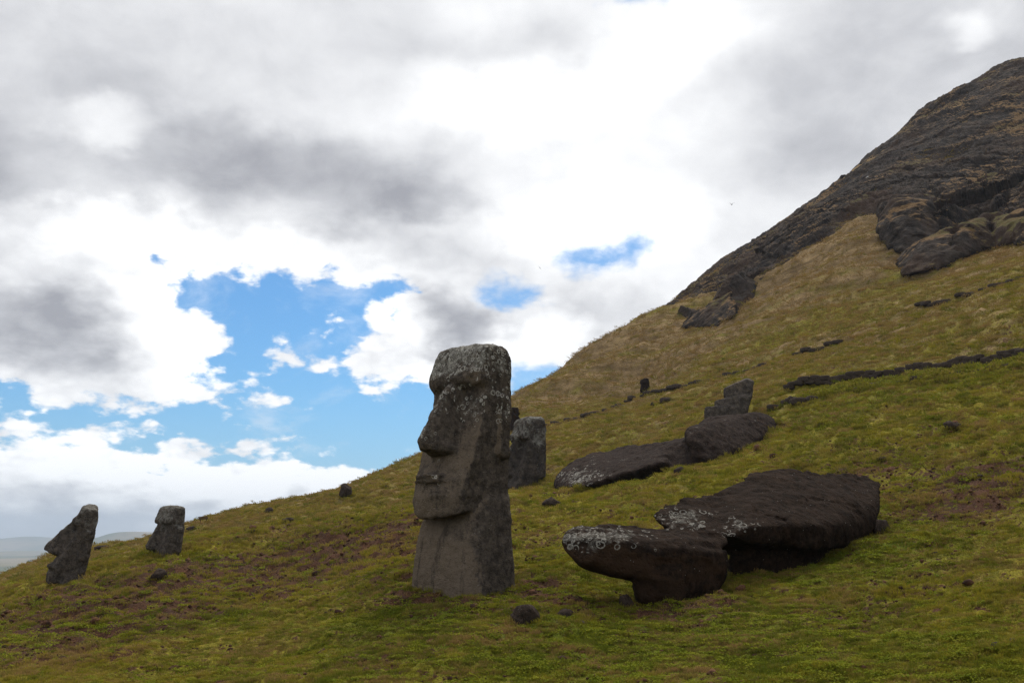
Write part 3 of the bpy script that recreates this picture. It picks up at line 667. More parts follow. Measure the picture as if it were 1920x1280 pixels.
def add_moai(name,fn,loc,rz,scale,mat,label,lo,hi,h,lean=(0,0),noise_amp=1.0,zl=(2.4,3.7),lich=.8,seed=1,parts=True,group=None,warmfn=None,lichfn=None):
    def nz(p):
        v,e=facets(p*2.1+seed*1.7,seed+30); return (fbm(p*2.3+seed*13.1,3,seed)*.019+fbm(p*9+seed,3,seed+5)*.014+v*.009)*noise_amp
    V,Q=surface_nets(fn,lo,hi,h,nz,.10); N=vnormals(V,Q)
    li,wa=weather(V,N,zl,lich,None,seed)
    if lichfn is not None: li=lichfn(V,N,li)
    if warmfn is not None: wa=warmfn(V,N,wa)
    root=empty(name,tuple(loc)); root.rotation_euler=(lean[0],lean[1],rz); root.scale=(scale,)*3
    root.rotation_mode='XYZ'
    Rm=Matrix.Rotation(lean[1],4,'Y')@Matrix.Rotation(lean[0],4,'X')@Matrix.Rotation(rz,4,'Z'); root.rotation_euler=Rm.to_euler('XYZ')
    ob=split_parts(V,Q,moai_parts if parts else moai_simple,PN,mat,None,{'lichen':li,'warm':wa})
    hd=ob.get('head')
    for k,o in ob.items(): o.parent=root if k in('head','torso') or hd is None else hd
    return tag(root,label,'statue',group)
MB=hit(869,1098)
def lich_main(V,N,li):
    s=V[:,0]; f=-V[:,1]; z=V[:,2]
    front=sst(.15,.5,-N[:,1])
    a=.95*sst(3.50,3.75,z)*(.75+.25*front)
    b=.60*front*sst(2.45,3.0,z+.12*vn(V*3.1,5))*sst(3.9,3.2,z)*(1-.35*sst(-.3,-.6,s))
    c=.70*np.exp(-((z-2.62)**2/.05+(s+.02)**2/.05))*sst(.35,.5,f)
    e=.45*sst(.6,.66,s)*sst(3.0,3.3,z)
    return np.maximum.reduce([a,b,c,e,.12+0*z])+.20*fbm(V*2.4,3,33)
def warm_main(V,N,wa): return wa+.50*sst(.2,.7,-N[:,1])*sst(3.3,2.5,V[:,2])+.30*sst(1.0,.0,V[:,2])*sst(0,.6,-N[:,1])-.28*sst(.4,.9,N[:,0])
add_moai('moai_statue',moai_fn(),MB,-math.radians(47),1.0,M_MAIN,'tall upright moai with white lichen rings on its face, nearest standing statue',(-1.25,-1.25,-.7),(1.25,1.0,4.6),.022,lean=(0,math.radians(.5)),lichfn=lich_main,warmfn=warm_main,seed=1)
print('main moai',time.time()-T0)
# ------------------------------------------------------------------ other standing statues
def place(px,base,top,sink,ztop=4.24):
    q=hit(px,base); sc=(base-top)*np.linalg.norm(q-EYE)/F/(ztop-sink); return dict(loc=(q[0],q[1],q[2]-sink*sc),scale=sc)
# half-buried head just behind the tall one
add_moai('moai_statue',moai_fn(nose=((3.40,.30,.14),(2.38,.78,.2))),rz=-math.radians(70),mat=M_MID,label='half-buried moai head right behind the tall nearest moai',lo=(-1.2,-1.35,.9),hi=(1.2,.9,4.5),h=.045,lich=.95,seed=4,lean=(0,math.radians(1)),noise_amp=1.5,parts=False,**place(984,918,783,1.80))
# left pair on the shoulder of the slope
HA=[(a,b+.12*min(1,max(0,(3.3-a)/1.0)),c,d,e) for a,b,c,d,e in HEAD]
add_moai('moai_statue',moai_fn(head=HA,nose=((3.40,.36,.14),(2.42,1.02,.2)),lipf=.86,lipz=1.78),rz=-math.radians(66),mat=M_FAR,label='leaning moai with a long jutting nose, leftmost statue at the edge of the slope',lo=(-1.2,-1.7,.1),hi=(1.2,.9,4.5),h=.045,lich=.9,seed=6,lean=(math.radians(2),math.radians(9)),noise_amp=1.5,parts=False,**place(125,1092,961,1.20))
add_moai('moai_statue',moai_fn(nose=((3.42,.32,.14),(2.40,.66,.2))),rz=-math.radians(48),mat=M_FAR,label='upright moai buried up to its nose, left of the small wooden sign',lo=(-1.2,-1.35,.9),hi=(1.2,.9,4.5),h=.045,lich=.9,seed=8,lean=(0,math.radians(2)),noise_amp=1.5,parts=False,**place(307,1044,955,1.98))
# far ones
add_moai('moai_statue',moai_fn(),rz=math.radians(110),mat=M_DARK,label='dark rounded moai head showing between the tall moai and the slope behind',lo=(-1.2,-1.35,1.0),hi=(1.2,.9,4.5),h=.08,lich=.15,seed=10,noise_amp=2.0,parts=False,**place(964,808,764,1.9))
add_moai('moai_statue',moai_fn(),rz=-math.radians(60),mat=M_DARK,label='tiny dark moai stub alone high on the grassy slope',lo=(-1.2,-1.35,1.8),hi=(1.2,.9,4.5),h=.09,lich=.1,seed=12,noise_amp=2.0,lean=(0,math.radians(-6)),parts=False,**place(1213,729,709,2.6))
print('standing',time.time()-T0)

# ------------------------------------------------------------------ fallen statues (each one a carved block built from its masses)
def carve(name,hulls,names,parents,h,mat,label,seed,noise_amp=1.0,k=9,blend=.10,cuts=(),lichfn=None,warmfn=None,cat='statue',group=None,pad=.35):
    fns=[hull_sdf(p,k) for p in hulls]; allp=np.concatenate([np.array(p) for p in hulls]); org=allp.mean(0); org[2]=allp[:,2].min()
    def fn(G):
        d=None
        for f in fns:
            e=f(G); d=e if d is None else smin(d,e,blend)
        for c,r in cuts: d=smax(d,-ell(G[...,0],G[...,1],G[...,2],c,r),.12)
        return d
    def nz(p):
        c=1.0 if noise_amp<3 else .22
        v,e=facets(p*1.35*c+seed*1.3,seed+30); w,e2=facets(p*4.0*c,seed+40)
        if c<1: v=v*2.2; w=w*2.2
        return (fbm(p*1.4*c+seed*3.1,3,seed)*.035+fbm(p*6.0*c,3,seed+5)*.018+v*.032+w*.012+.010*sst(.07,0,e))*noise_amp
    V,Q=surface_nets(fn,allp.min(0)-pad,allp.max(0)+pad,h,nz,.11*max(1,noise_amp)); N=vnormals(V,Q)
    li=.20*np.clip(N[:,2],0,1)+.16*fbm(V*.9,3,seed); wa=.1+.3*fbm(V*.7,3,seed+2)
    if lichfn: li=lichfn(V,N,li)
    if warmfn: wa=warmfn(V,N,wa)
    root=empty(name,tuple(org))
    def part_of(C): return np.argmin(np.stack([f(C) for f in fns],-1),-1)
    obs={}
    Nn=vnormals(V,Q); ids=part_of(V[Q].mean(1)); merged={}
    for i,nm in enumerate(names): merged.setdefault(nm,[]).append(i)
    for nm,ii in merged.items():
        q=Q[np.isin(ids,ii)]
        if len(q)==0: continue
        u,inv=np.unique(q,return_inverse=True)
        obs[nm]=link(nm,mesh_np(nm,V[u]-org,inv.reshape(q.shape),{'lichen':li[u],'warm':wa[u]},noise_amp<3,Nn[u] if noise_amp<3 else None),mat)
    for nm,o in obs.items():
        p=parents.get(nm); o.parent=obs[p] if p in obs else root
    return tag(root,label,cat,group)
Z=lambda l:[P(*q) for q in l]
torso=Z([(1372,1010,17.0),(1480,1024,17.5),(1565,1029,18.2),(1612,1010,18.9),(1644,985,19.4),(1648,940,19.9),(1345,930,18.9),(1375,922,19.2),(1440,880,20.3),(1500,876,20.6),(1608,885,21.2),(1652,902,20.9),(1400,985,16.95),(1345,985,17.5),(1560,985,18.0),(1430,1030,18.6),(1600,1030,19.8)])
shoulder=Z([(1222,958,17.8),(1228,980,17.3),(1262,934,18.3),(1345,924,19.0),(1400,925,19.3),(1400,1008,17.1),(1300,994,16.9),(1256,988,17.05),(1300,1026,18.0),(1400,1040,18.2)])
headp=Z([(1054,1000,16.1),(1058,1024,15.95),(1074,984,16.4),(1092,1052,15.75),(1180,983,16.9),(1262,987,17.2),(1342,1000,17.3),(1368,1018,16.8),(1182,1088,15.8),(1250,1092,15.9),(1132,1074,15.75),(1300,1088,16.2),(1150,1010,15.6),(1090,1060,17.0),(1200,1090,17.2)])
stump=Z([(1184,1078,15.95),(1204,1142,16.25),(1282,1150,16.2),(1358,1090,16.5),(1366,1020,16.5),(1240,1078,15.85),(1364,1085,17.3),(1196,1126,17.2),(1290,1126,17.5),(1362,1080,17.7),(1212,1175,16.4),(1292,1180,16.5)])
brow=Z([(1205,1022,15.75),(1330,1030,16.25),(1342,1050,16.3),(1212,1042,15.7),(1280,1014,16.9),(1290,1052,16.5)])
prop=Z([(1372,1012,17.9),(1480,1022,17.9),(1570,1020,18.6),(1612,1000,19.4),(1372,1086,17.6),(1400,1092,17.7),(1480,1082,18.0),(1560,1046,18.6),(1400,1040,20.0),(1600,1000,20.6),(1640,975,20.6),(1480,1105,19.2),(1372,1105,18.8)])
def lichD(V,N,li):
    px,py=project(V); u=np.clip(.3+N[:,2],0,1)
    a=1.0*np.exp(-((px-1125)/95)**2-((py-1012)/36)**2)*1.05
    b=.85*np.exp(-((px-1275)/70)**2-((py-972)/22)**2)
    c=.80*np.exp(-((px-1385)/45)**2-((py-990)/26)**2)
    d=.45*np.exp(-((px-1200)/60)**2-((py-1030)/25)**2)
    return np.maximum.reduce([a,b,c,d,.12+0*a])*(.55+.45*u)+.12*fbm(V*1.6,3,5)
def warmD(V,N,wa): return wa+.55*sst(.3,-.3,N[:,2])*sst(16.9,16.3,V[:,1])
carve('fallen_moai',[torso,shoulder,headp,stump,brow,prop],['torso','shoulder','head','neck','brow','torso_support'],{'brow':'head','shoulder':'torso'},.035,M_DARK,'large dark fallen moai lying nearest, lichen on its overhanging head',21,1.0,30,.07,lichfn=lichD,warmfn=warmD)
def ZG(l):
    o=[]
    for px,py,gy,dy in l:      # on the line of sight (px,py), dy metres beyond where the ground is met at (px,gy)
        g=hit(px,gy); o.append(P(px,py,g[1]+dy))
    return o
body1=ZG([(1039,917,917,-.1),(1042,890,915,.3),(1068,866,912,.8),(1110,849,908,1.6),(1170,840,900,2.4),(1225,842,892,2.6),(1255,860,884,.6),(1230,886,886,-.2),(1150,904,904,-.2),(1080,917,917,-.2),(1060,935,917,1.5),(1150,925,904,1.5),(1250,900,884,1.5)])
body2=ZG([(1165,844,900,2.2),(1215,839,892,2.6),(1262,833,884,2.8),(1310,822,872,3.0),(1345,848,862,1.2),(1335,864,864,-.2),(1290,876,876,-.2),(1235,888,888,-.2),(1180,890,896,0),(1250,905,884,1.4),(1330,885,866,1.4)])
head2=ZG([(1281,812,876,1.6),(1283,838,876,1.2),(1297,803,874,2.2),(1330,783,866,3.2),(1380,776,852,3.6),(1420,773,838,3.4),(1447,780,826,2.8),(1456,797,816,1.2),(1434,824,826,-.1),(1392,847,848,-.2),(1340,866,866,-.2),(1300,864,874,.2),(1340,885,866,1.4),(1430,845,828,1.4),(1455,815,816,2.0)])
carve('fallen_moai',[body1,body2,head2],['torso','neck','head'],{},.075,M_LONG,'long fallen moai stretched up the slope beneath the tilted moai head',25,1.3,12,.45,cuts=[(tuple(ZG([(1306,838,874,.9)])[0]),(.60,.60,.34))],
      lichfn=lambda V,N,li:li+.55*np.exp(-((project(V)[0]-1085)/45)**2-((project(V)[1]-895)/18)**2))
u1=Z([(1357,729,46),(1378,717,46),(1400,710,46),(1412,713,46.1),(1409,746,46.1),(1357,745,46),(1364,727,47.6),(1400,711,47.6),(1412,716,47.6),(1408,748,47.6),(1362,748,47.6)])
u2=Z([(1340,750,45.8),(1340,760,45.8),(1357,746,45.8),(1409,741,46),(1403,768,46),(1346,768,45.8),(1350,755,47.6),(1408,745,47.6),(1400,770,47.6)])
u3=Z([(1320,782,45.6),(1323,764,45.6),(1340,761,45.6),(1403,762,46),(1394,812,46),(1325,812,45.6),(1335,770,47.6),(1402,765,47.6),(1394,812,47.6),(1332,812,47.6)])
carve('tilted_moai',[u1,u2,u3],['forehead','nose','jaw'],{},.06,M_FAR,'tilted moai head with stepped profile standing behind the long fallen moai',27,.9,26,.03,lichfn=lambda V,N,li:.55*sst(8.6,9.8,V[:,2])+.25*fbm(V*1.5,3,4))
# ------------------------------------------------------------------ big rock bodies at the foot of the cliff
M_OUT=M_CLIFF
o1=ZG([(1680,492,492,-.5),(1700,513,513,-.5),(1745,502,502,-.8),(1786,491,491,-1.0),(1690,478,495,1.5),(1738,450,500,3),(1786,424,491,4.5),(1786,440,491,1.0),(1790,500,491,6),(1700,520,513,6),(1760,440,495,8)])
o2=ZG([(1780,493,493,-.6),(1830,478,478,-.8),(1862,467,467,-.8),(1858,420,467,1.0),(1788,428,491,1.0),(1850,401,468,5),(1800,418,488,4.5),(1790,500,491,6),(1860,480,467,8)])
o3=ZG([(1856,470,469,-.2),(1920,455,455,-.3),(2000,438,438,-.3),(1862,424,467,1.2),(1920,412,455,1.2),(2000,398,438,1.2),(1860,402,467,5),(1930,396,455,5),(2010,384,438,5),(1860,480,467,8),(2010,450,438,8)])
carve('rock_outcrop',[o1,o2,o3],['boulder','rock_face','rock_ledge'],{},.28,M_OUT,'broad outcrop with a flat grey face at the foot of the cliff',51,6.0,9,.2,cat='rock',pad=1.5)
o4=ZG([(1648,446,452,0),(1646,404,452,2),(1688,366,470,6),(1736,374,470,7),(1760,416,462,5),(1748,456,462,0),(1692,480,482,-.8),(1660,462,465,-.5),(1700,440,480,1.0),(1735,400,470,3.5),(1700,490,482,6),(1660,460,460,7)])
carve('rock_outcrop',[o4],['boulder'],{},.28,M_OUT,'rounded reddish boulder bulging from the cliff foot left of the flat outcrop',53,6.0,6,.2,cat='rock',pad=1.5)
o5=ZG([(1280,614,614,-.2),(1300,594,610,1.0),(1338,568,606,2.5),(1372,546,596,4.5),(1376,590,596,.2),(1342,612,612,-.3),(1300,615,615,-.2),(1330,585,608,.5),(1340,630,612,5),(1376,600,596,7)])
carve('rock_outcrop',[o5],['boulder'],{},.28,M_OUT,'dark low outcrop with a shadowed hollow at the left end of the cliff',55,5.0,7,.2,cat='rock',pad=1.5)
print('fallen',time.time()-T0)
# ------------------------------------------------------------------ loose rocks
def rock_mesh(seed,sx,sy,sz,sub=3,rough=1.0):
    bm=bmesh.new(); bmesh.ops.create_icosphere(bm,subdivisions=sub,radius=1.0); bm.verts.ensure_lookup_table()
    V=np.array([v.co[:] for v in bm.verts]); Fc=np.array([[v.index for v in f.verts] for f in bm.faces]); bm.free()
    r=np.random.default_rng(seed); d=np.ones(len(V))
    for _ in range(9):                                   # broken faces
        n=r.normal(size=3); n/=np.linalg.norm(n); c=r.uniform(.62,.9); t=V@n; d=np.where(t>1e-3,np.minimum(d,c/np.maximum(t,1e-3)),d)
    V=V*d[:,None]*(1+rough*(.13*fbm(V*1.4+seed,3,seed)+.05*fbm(V*5+seed,2,seed+3)+.16*facets(V*1.7+seed,seed)[0]))[:,None]
    V=V*np.array([sx,sy,sz]); N=V/np.linalg.norm(V,axis=1,keepdims=True)
    return mesh_np('rock',V,Fc,{'lichen':.1+.25*fbm(V*3,2,seed)+.2*np.clip(N[:,2],0,1),'warm':.1+.3*fbm(V*2,2,seed+1)},True)
M_ROCK=mat_stone('loose_rock',(.030,.023,.019),(.080,.058,.045),(.115,.074,.050),1.6,rings=False)
M_RED=mat_stone('red_rock',(.09,.045,.026),(.17,.085,.045),(.22,.11,.055),2.0,rings=False)
ROCKS=[ # px, py(base), w, h, label, material, category
 (648,932,27,19,'rounded boulder on the skyline slope left of the tall moai',M_ROCK),
 (722,915,9,5,'small stone on the slope between the skyline boulder and the tall moai',M_ROCK),
 (503,963,22,11,'low dark rock on the skyline ridge below the cloud, left of the boulder',M_ROCK),
 (536,979,24,9,'flat stone half sunk in the grass below the skyline ridge',M_ROCK),
 (475,1004,10,9,'small dark stone in the grass right of the wooden sign',M_ROCK),
 (296,1085,27,17,'dark stone lying on soil below the statue buried to its nose',M_ROCK),
 (190,1031,28,6,'flat dark rock beside the leaning leftmost statue',M_ROCK),
 (355,997,18,7,'low dark rock on the ridge just left of the sign',M_ROCK),
 (1036,952,34,17,'dark squarish rock in the grass right of the tall moai',M_ROCK),
 (1276,888,22,11,'pale brown stone in front of the long fallen moai',M_ROCK),
 (1249,756,24,12,'reddish rock on the slope above the long fallen moai',M_ROCK),
 (1224,762,9,8,'small reddish rock left of the larger one on the upper slope',M_ROCK),
 (1791,809,28,15,'lone dark boulder in the grass below the path wall',M_ROCK),
 (1541,800,11,8,'small dark stone uphill of the nearest fallen moai, below the wall end',M_ROCK),
 (1655,866,22,8,'flat dark stone in the grass above the nearest fallen moai',M_ROCK),
 (984,1170,48,32,'round brown boulder in the grass in front of the tall moai',M_ROCK),
 (1063,1160,34,20,'broken layered stone beside the round brown boulder',M_ROCK),
 (1091,1172,13,9,'small pale grey stone beside the broken layered stone',M_FAR),
 (1390,1111,17,13,'orange stone lying beside the neck of the nearest fallen moai',M_RED),
 (1654,999,34,28,'brown rock against the end of the nearest fallen moai',M_ROCK),
 (1176,1142,26,24,'dark rock tucked under the head of the nearest fallen moai',M_ROCK),
 (1868,1216,16,14,'small grey stone in the grass at the lower right edge',M_FAR),
 (1902,1207,14,10,'grey stone at the right border of the picture near the bottom',M_FAR),
 (175,1172,18,10,'orange stone on bare soil at the lower left',M_RED),
 (198,1168,12,9,'small orange stone on bare soil, right of a larger orange one',M_RED),
 (745,1082,16,9,'reddish stone at the soil bank left of the tall moai base',M_RED),
 (1592,1024,14,9,'small dark stone under the far end of the nearest fallen moai',M_ROCK),
 (1345,1112,20,11,'dark stone by the foot of the nearest fallen moai neck',M_ROCK),
 (1755,1042,15,7,'low brown stone in the grass right of the nearest fallen moai',M_ROCK),
 (1840,898,12,6,'tiny brown stone in the grass below the lone dark boulder',M_ROCK),
]
for i,(px,py,w,h,lab,mt) in enumerate(ROCKS):
    q=hit(px,py); m=np.linalg.norm(q-EYE)/F; sx=w*m*.56; sz=h*m*.72
    o=link('rock',rock_mesh(100+i,sx,sx*random.uniform(.65,.95),sz,3),mt)
    o.location=(q[0],q[1]+sx*.5,H1(q[0],q[1]+sx*.5)+sz*.30); o.rotation_euler=(random.uniform(-.12,.12),random.uniform(-.12,.12)-.12,random.uniform(-.4,.4))
    tag(o,lab,'rock','loose rocks on the slope')
# cylinder-like stone block behind the fallen statue's end
blk=Z([(1638,950,21.5),(1684,951,21.5),(1689,958,21.5),(1689,970,21.5),(1640,978,21.4),(1636,965,21.3),(1640,952,22.3),(1686,954,22.3),(1688,968,22.3)])
carve('stone_block',[blk],['block'],{},.03,M_DARK,'dark squared stone block poking out behind the nearest fallen moai','' or 41,.5,12,.05,cat='rock')

# ------------------------------------------------------------------ path wall of stacked stones
def line_hits(pts,step):
    # evenly spaced ground positions along a line given by its course over the slope
    W3=[hit(*p) for p in pts]; out=[]; acc=0
    for a,b in zip(W3[:-1],W3[1:]):
        L=np.linalg.norm((b-a)[:2]); n=max(1,int(L/step))
        for k in range(n):
            c=a+(b-a)*k/n; out.append((c[0],c[1],math.atan2((b-a)[1],(b-a)[0])))
    return out
def block_mesh(seed):
    bm=bmesh.new(); bmesh.ops.create_cube(bm,size=1.0); bmesh.ops.subdivide_edges(bm,edges=bm.edges[:],cuts=3,use_grid_fill=True); bm.verts.ensure_lookup_table()
    V=np.array([v.co[:] for v in bm.verts]); Fc=np.array([[v.index for v in f.verts] for f in bm.faces]); bm.free()
    V=V*(.5/np.power((np.abs(V)**5).sum(1),.2))[:,None]; V=V+np.stack([fbm(V*2.2+seed*3+k,2,seed+k) for k in range(3)],-1)*.07
    return mesh_np('stone',V,Fc,{'lichen':.1+.2*fbm(V*3,2,seed),'warm':.1+0*V[:,0]})
STONES=[block_mesh(300+i) for i in range(6)]
M_WALL=mat_stone('wall_stone',(.040,.032,.026),(.105,.080,.062),(.150,.100,.066),1.6,rings=False)
for m_ in STONES: m_.materials.append(M_WALL)
def stone(parent,x,y,z,sx,sy,sz,rz):
    o=bpy.data.objects.new('stone',random.choice(STONES)); COL.objects.link(o); o.parent=parent
    b=parent.location; o.location=(x-b[0],y-b[1],z-b[2]); o.scale=(sx,sy,sz); o.rotation_euler=(random.uniform(-.08,.08),random.uniform(-.08,.08),rz+random.choice((0,math.pi))); return o
def line_xy(pts,step,off=0.0):
    out=[]
    for a,b in zip(pts[:-1],pts[1:]):
        e=b-a; L=np.linalg.norm(e); n=max(1,int(L/step)); nv=np.array([-e[1],e[0]])/L
        for k in range(n):
            c=a+e*k/n+nv*off; out.append((c[0],c[1],math.atan2(e[1],e[0])))
    return out
def ledge_z(L,d=.35):
    x=np.array([l[0] for l in L]); y=np.array([l[1] for l in L]); a=np.array([l[2] for l in L]); return H(x+np.sin(a)*d,y-np.cos(a)*d)
def stone_wall(pts,label,step,size,courses,name='stone_wall',gap=0.0,zoff=0):
    L=pts if isinstance(pts[0],tuple) and len(pts[0])==3 else line_hits(pts,step); r=empty(name,(L[0][0],L[0][1],H1(L[0][0],L[0][1])))
    zz=ledge_z(L,-.25) if courses>1 else H(np.array([l[0] for l in L]),np.array([l[1] for l in L]))
    for c in range(courses):
        for (x,y,a),z0 in zip(L,zz):
            if random.random()<gap: continue
            s=size*random.uniform(.8,1.2); xx=x+random.uniform(-.1,.1)*step+math.cos(a)*step*.5*(c%2); yy=y+math.sin(a)*step*.5*(c%2)
            stone(r,xx,yy,z0+zoff+size*(.16+.52*c),step*random.uniform(1.05,1.4),size*1.1,s*.92,a)
    return tag(r,label,'wall')
stone_wall(line_xy(_PL[0][0][1:],.40),'low dry stone wall along the uphill side of the path',.42,.30,2,zoff=-.02)
stone_wall([(1452,768),(1475,760),(1500,756),(1540,745)],'tumbled stones at the lower end of the path wall',.45,.42,1,gap=.15)
stone_wall([(1560,742),(1640,727),(1720,716),(1800,706),(1880,694),(1950,684)],'rough stone edging along the downhill side of the path',.5,.30,1,gap=.30,zoff=.06)
def edging(pts,label,step,size,seed):
    L=line_xy(pts,step); Vs=[];Fs=[];n=0; r=np.random.default_rng(seed); Ls=[];Ws=[]
    src=STONES[0]; sv=np.array([v.co[:] for v in src.vertices]); sf=np.array([list(p.vertices) for p in src.polygons])
    zz=ledge_z(L,-.1)
    for (x,y,a),z0 in zip(L,zz):
        if r.random()<.06: continue
        s=size*r.uniform(.55,1.25); ca,sa=math.cos(a+r.uniform(-.2,.2)),math.sin(a+r.uniform(-.2,.2)); v=sv*np.array([step*1.5,s*1.3,s])
        v=np.stack([v[:,0]*ca-v[:,1]*sa,v[:,0]*sa+v[:,1]*ca,v[:,2]],-1)+np.array([x,y,z0+s*.34]); Vs.append(v); Fs.append(sf+n); n+=len(sv)
    V=np.concatenate(Vs); me=mesh_np('edging',V,np.concatenate(Fs),{'lichen':0*V[:,0],'warm':0*V[:,0]})
    return tag(link('path_edging',me,M_WALL),label,'path edge',kind='stuff')
edging(_PL[1][0],'long thin line of dark stones crossing the upper slope',.45,.36,1)
edging(_PL[2][0],'short dark stone line on the slope above the tilted moai',.5,.30,2)
edging(_PL[3][0],'dark stone line high on the right slope below the cliff',.5,.34,3)
# ------------------------------------------------------------------ wooden sign
def box(bm,c,s):
    r=bmesh.ops.create_cube(bm,size=1)
    for v in r['verts']: v.co=Vector((v.co.x*s[0]+c[0],v.co.y*s[1]+c[1],v.co.z*s[2]+c[2]))
def bmobj(name,bm,mat,parent):
    bmesh.ops.bevel(bm,geom=[e for e in bm.edges],offset=.008,segments=1,affect='EDGES'); me=bpy.data.meshes.new(name); bm.to_mesh(me); bm.free(); return link(name,me,mat,parent)
def mat_wood():
    m,n,b,_=new_mat('sign_wood'); tc=n.new('ShaderNodeTexCoord'); g=n.noise(n.v('MULTIPLY',tc.outputs['Object'],(2,8,20)),3,5,.6)
    n.L.new(n.mix(n.rng(g,.3,.7),(.060,.040,.022,1),(.17,.11,.055,1)),b.inputs['Base Color']); return m
MW=mat_wood(); _cand=[(v,hit(381,v)) for v in np.arange(975,1006,1.0)]; q=[c for v,c in _cand if c is not None][0]; q=hit(381,project(q)[1]+3.0); m_=np.linalg.norm(q-EYE)/F; sg=empty('wooden_sign',tuple(q)); bw=16*m_; bh=5.4*m_
bm=bmesh.new(); box(bm,(0,0,4.3*m_+bh*.5),(bw,.06,bh)); bmobj('board',bm,MW,sg)
for s_ in(-1,1):
    bm=bmesh.new(); box(bm,(s_*bw*.31,.06,2.0*m_),(1.5*m_,.06,9.4*m_)); bmobj('post',bm,MW,sg)
sg.rotation_euler=(0,math.radians(-4),math.radians(8)); tag(sg,'small wooden sign on two posts on the ridge right of the left statues','sign')
# ------------------------------------------------------------------ birds
def mat_plain_col(name,c):
    m,n,b,_=new_mat(name); tc=n.new('ShaderNodeTexCoord'); g=n.noise(tc.outputs['Object'],9,3); n.L.new(n.mix(n.rng(g,.3,.7),tuple(v*.7 for v in c)+(1,),(*c,1)),b.inputs['Base Color']); return m
M_BD=mat_plain_col('dark_feather',(.05,.05,.055)); M_BW=mat_plain_col('white_feather',(.85,.85,.85))
def bird(px,py,Y,span,label,mat,roll,flap,yaw):
    r=empty('bird',tuple(P(px,py,Y))); L=span*.42
    bm=bmesh.new(); bmesh.ops.create_uvsphere(bm,u_segments=10,v_segments=8,radius=1)
    for v in bm.verts:
        t=v.co.y; w=.5*(1-.25*t)*span*.09; v.co=Vector((v.co.x*w*1.2,t*L*.5,v.co.z*w))
    me=bpy.data.meshes.new('body'); bm.to_mesh(me); bm.free(); link('body',me,mat,r)
    for s_ in(-1,1):
        # arched, tapered wing with thickness
        V=[];n=8
        for i in range(n+1):
            t=i/n; x=s_*t*span*.5; z=span*.5*(math.sin(t*2.1)*flap-.12*flap*t*t*2); c=span*.16*(1-t**1.6*.85); y0=-span*.10*t*t
            V+=[(x,y0+c*.5,z+.004),(x,y0-c*.5,z+.004),(x,y0-c*.5,z-.004),(x,y0+c*.5,z-.004)]
        Fc=[[4*i+k,4*i+(k+1)%4,4*i+4+(k+1)%4,4*i+4+k] for i in range(n) for k in range(4)]+[[4*n,4*n+1,4*n+2,4*n+3]]
        link('wing',mesh_np('wing',np.array(V),np.array(Fc)),mat,r)
    V=np.array([(-.02,-.45*L,.003),(.02,-.45*L,.003),(.06,-.8*L,.003),(-.06,-.8*L,.003),(-.02,-.45*L,-.003),(.02,-.45*L,-.003),(.06,-.8*L,-.003),(-.06,-.8*L,-.003)])*np.array([span,1,1])
    link('tail',mesh_np('tail',V,np.array([[0,1,2,3],[7,6,5,4],[0,4,5,1],[1,5,6,2],[2,6,7,3],[3,7,4,0]])),mat,r)
    r.rotation_euler=(math.radians(18),math.radians(roll),math.radians(yaw)); tag(r,label,'bird','birds in flight')
bird(1012,502,120,.62,'small dark bird banking steeply beside the right cloud hole',M_BD,52,.10,25)
bird(1372,384,120,.80,'small dark bird with raised wings above the hill skyline',M_BD,6,.62,-35)
bird(1627,331,105,.78,'white bird gliding in front of the cliff',M_BW,-2,-.42,10)
# ------------------------------------------------------------------ tree far out on the plain
def far_tree(px,py,Y,h):
    q=P(px,py,Y); q[2]=-58.2; r=empty('far_tree',tuple(q)); bm=bmesh.new()
    bmesh.ops.create_cone(bm,cap_ends=True,segments=8,radius1=h*.05,radius2=h*.02,depth=h*.6,matrix=Matrix.Translation((0,0,h*.28))); me=bpy.data.meshes.new('trunk'); bm.to_mesh(me); bm.free(); link('trunk',me,MW,r)
    rg=np.random.default_rng(3); C=rg.normal(size=(900,3)); C/=np.linalg.norm(C,axis=1,keepdims=True); C*=rg.uniform(.45,1,(900,1)); C=C*np.array([h*.75,h*.5,h*.42])*(1+.25*fbm(C*2,2,4))[:,None]+np.array([0,0,h*.55])
    A=rg.normal(size=(900,3,3))*h*.05; V=(C[:,None]+A).reshape(-1,3); link('crown',mesh_np('crown',V,np.arange(2700).reshape(-1,3),None,False),mat_plain_col('far_leaf',(.05,.07,.03)),r)
    tag(r,'dark tree standing alone on the distant plain','tree')
far_tree(60,1052,2600,16)
print('props',time.time()-T0)
# ------------------------------------------------------------------ grass: short tufts, low leafy weeds, dry straw
def mat_grass():
    m,n,b,_=new_mat('grass_blades'); t=n.attr('tint','INSTANCER').outputs['Fac']; d=n.attr('drys','INSTANCER').outputs['Fac']; hh=n.attr('along').outputs['Fac']
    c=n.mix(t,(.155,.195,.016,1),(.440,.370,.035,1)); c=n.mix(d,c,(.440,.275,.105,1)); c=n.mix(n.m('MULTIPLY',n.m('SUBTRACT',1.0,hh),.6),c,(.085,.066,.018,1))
    n.L.new(c,b.inputs['Base Color']); b.inputs['Specular IOR Level'].default_value=.04
    tr=n.new('ShaderNodeBsdfTranslucent'); n.L.new(c,tr.inputs[0]); mx=n.new('ShaderNodeMixShader'); mx.inputs[0].default_value=.30
    out=[k for k in n.N if k.type=='OUTPUT_MATERIAL'][0]; n.L.new(b.outputs[0],mx.inputs[1]); n.L.new(tr.outputs[0],mx.inputs[2]); n.L.new(mx.outputs[0],out.inputs[0]); return m
M_GR=mat_grass()
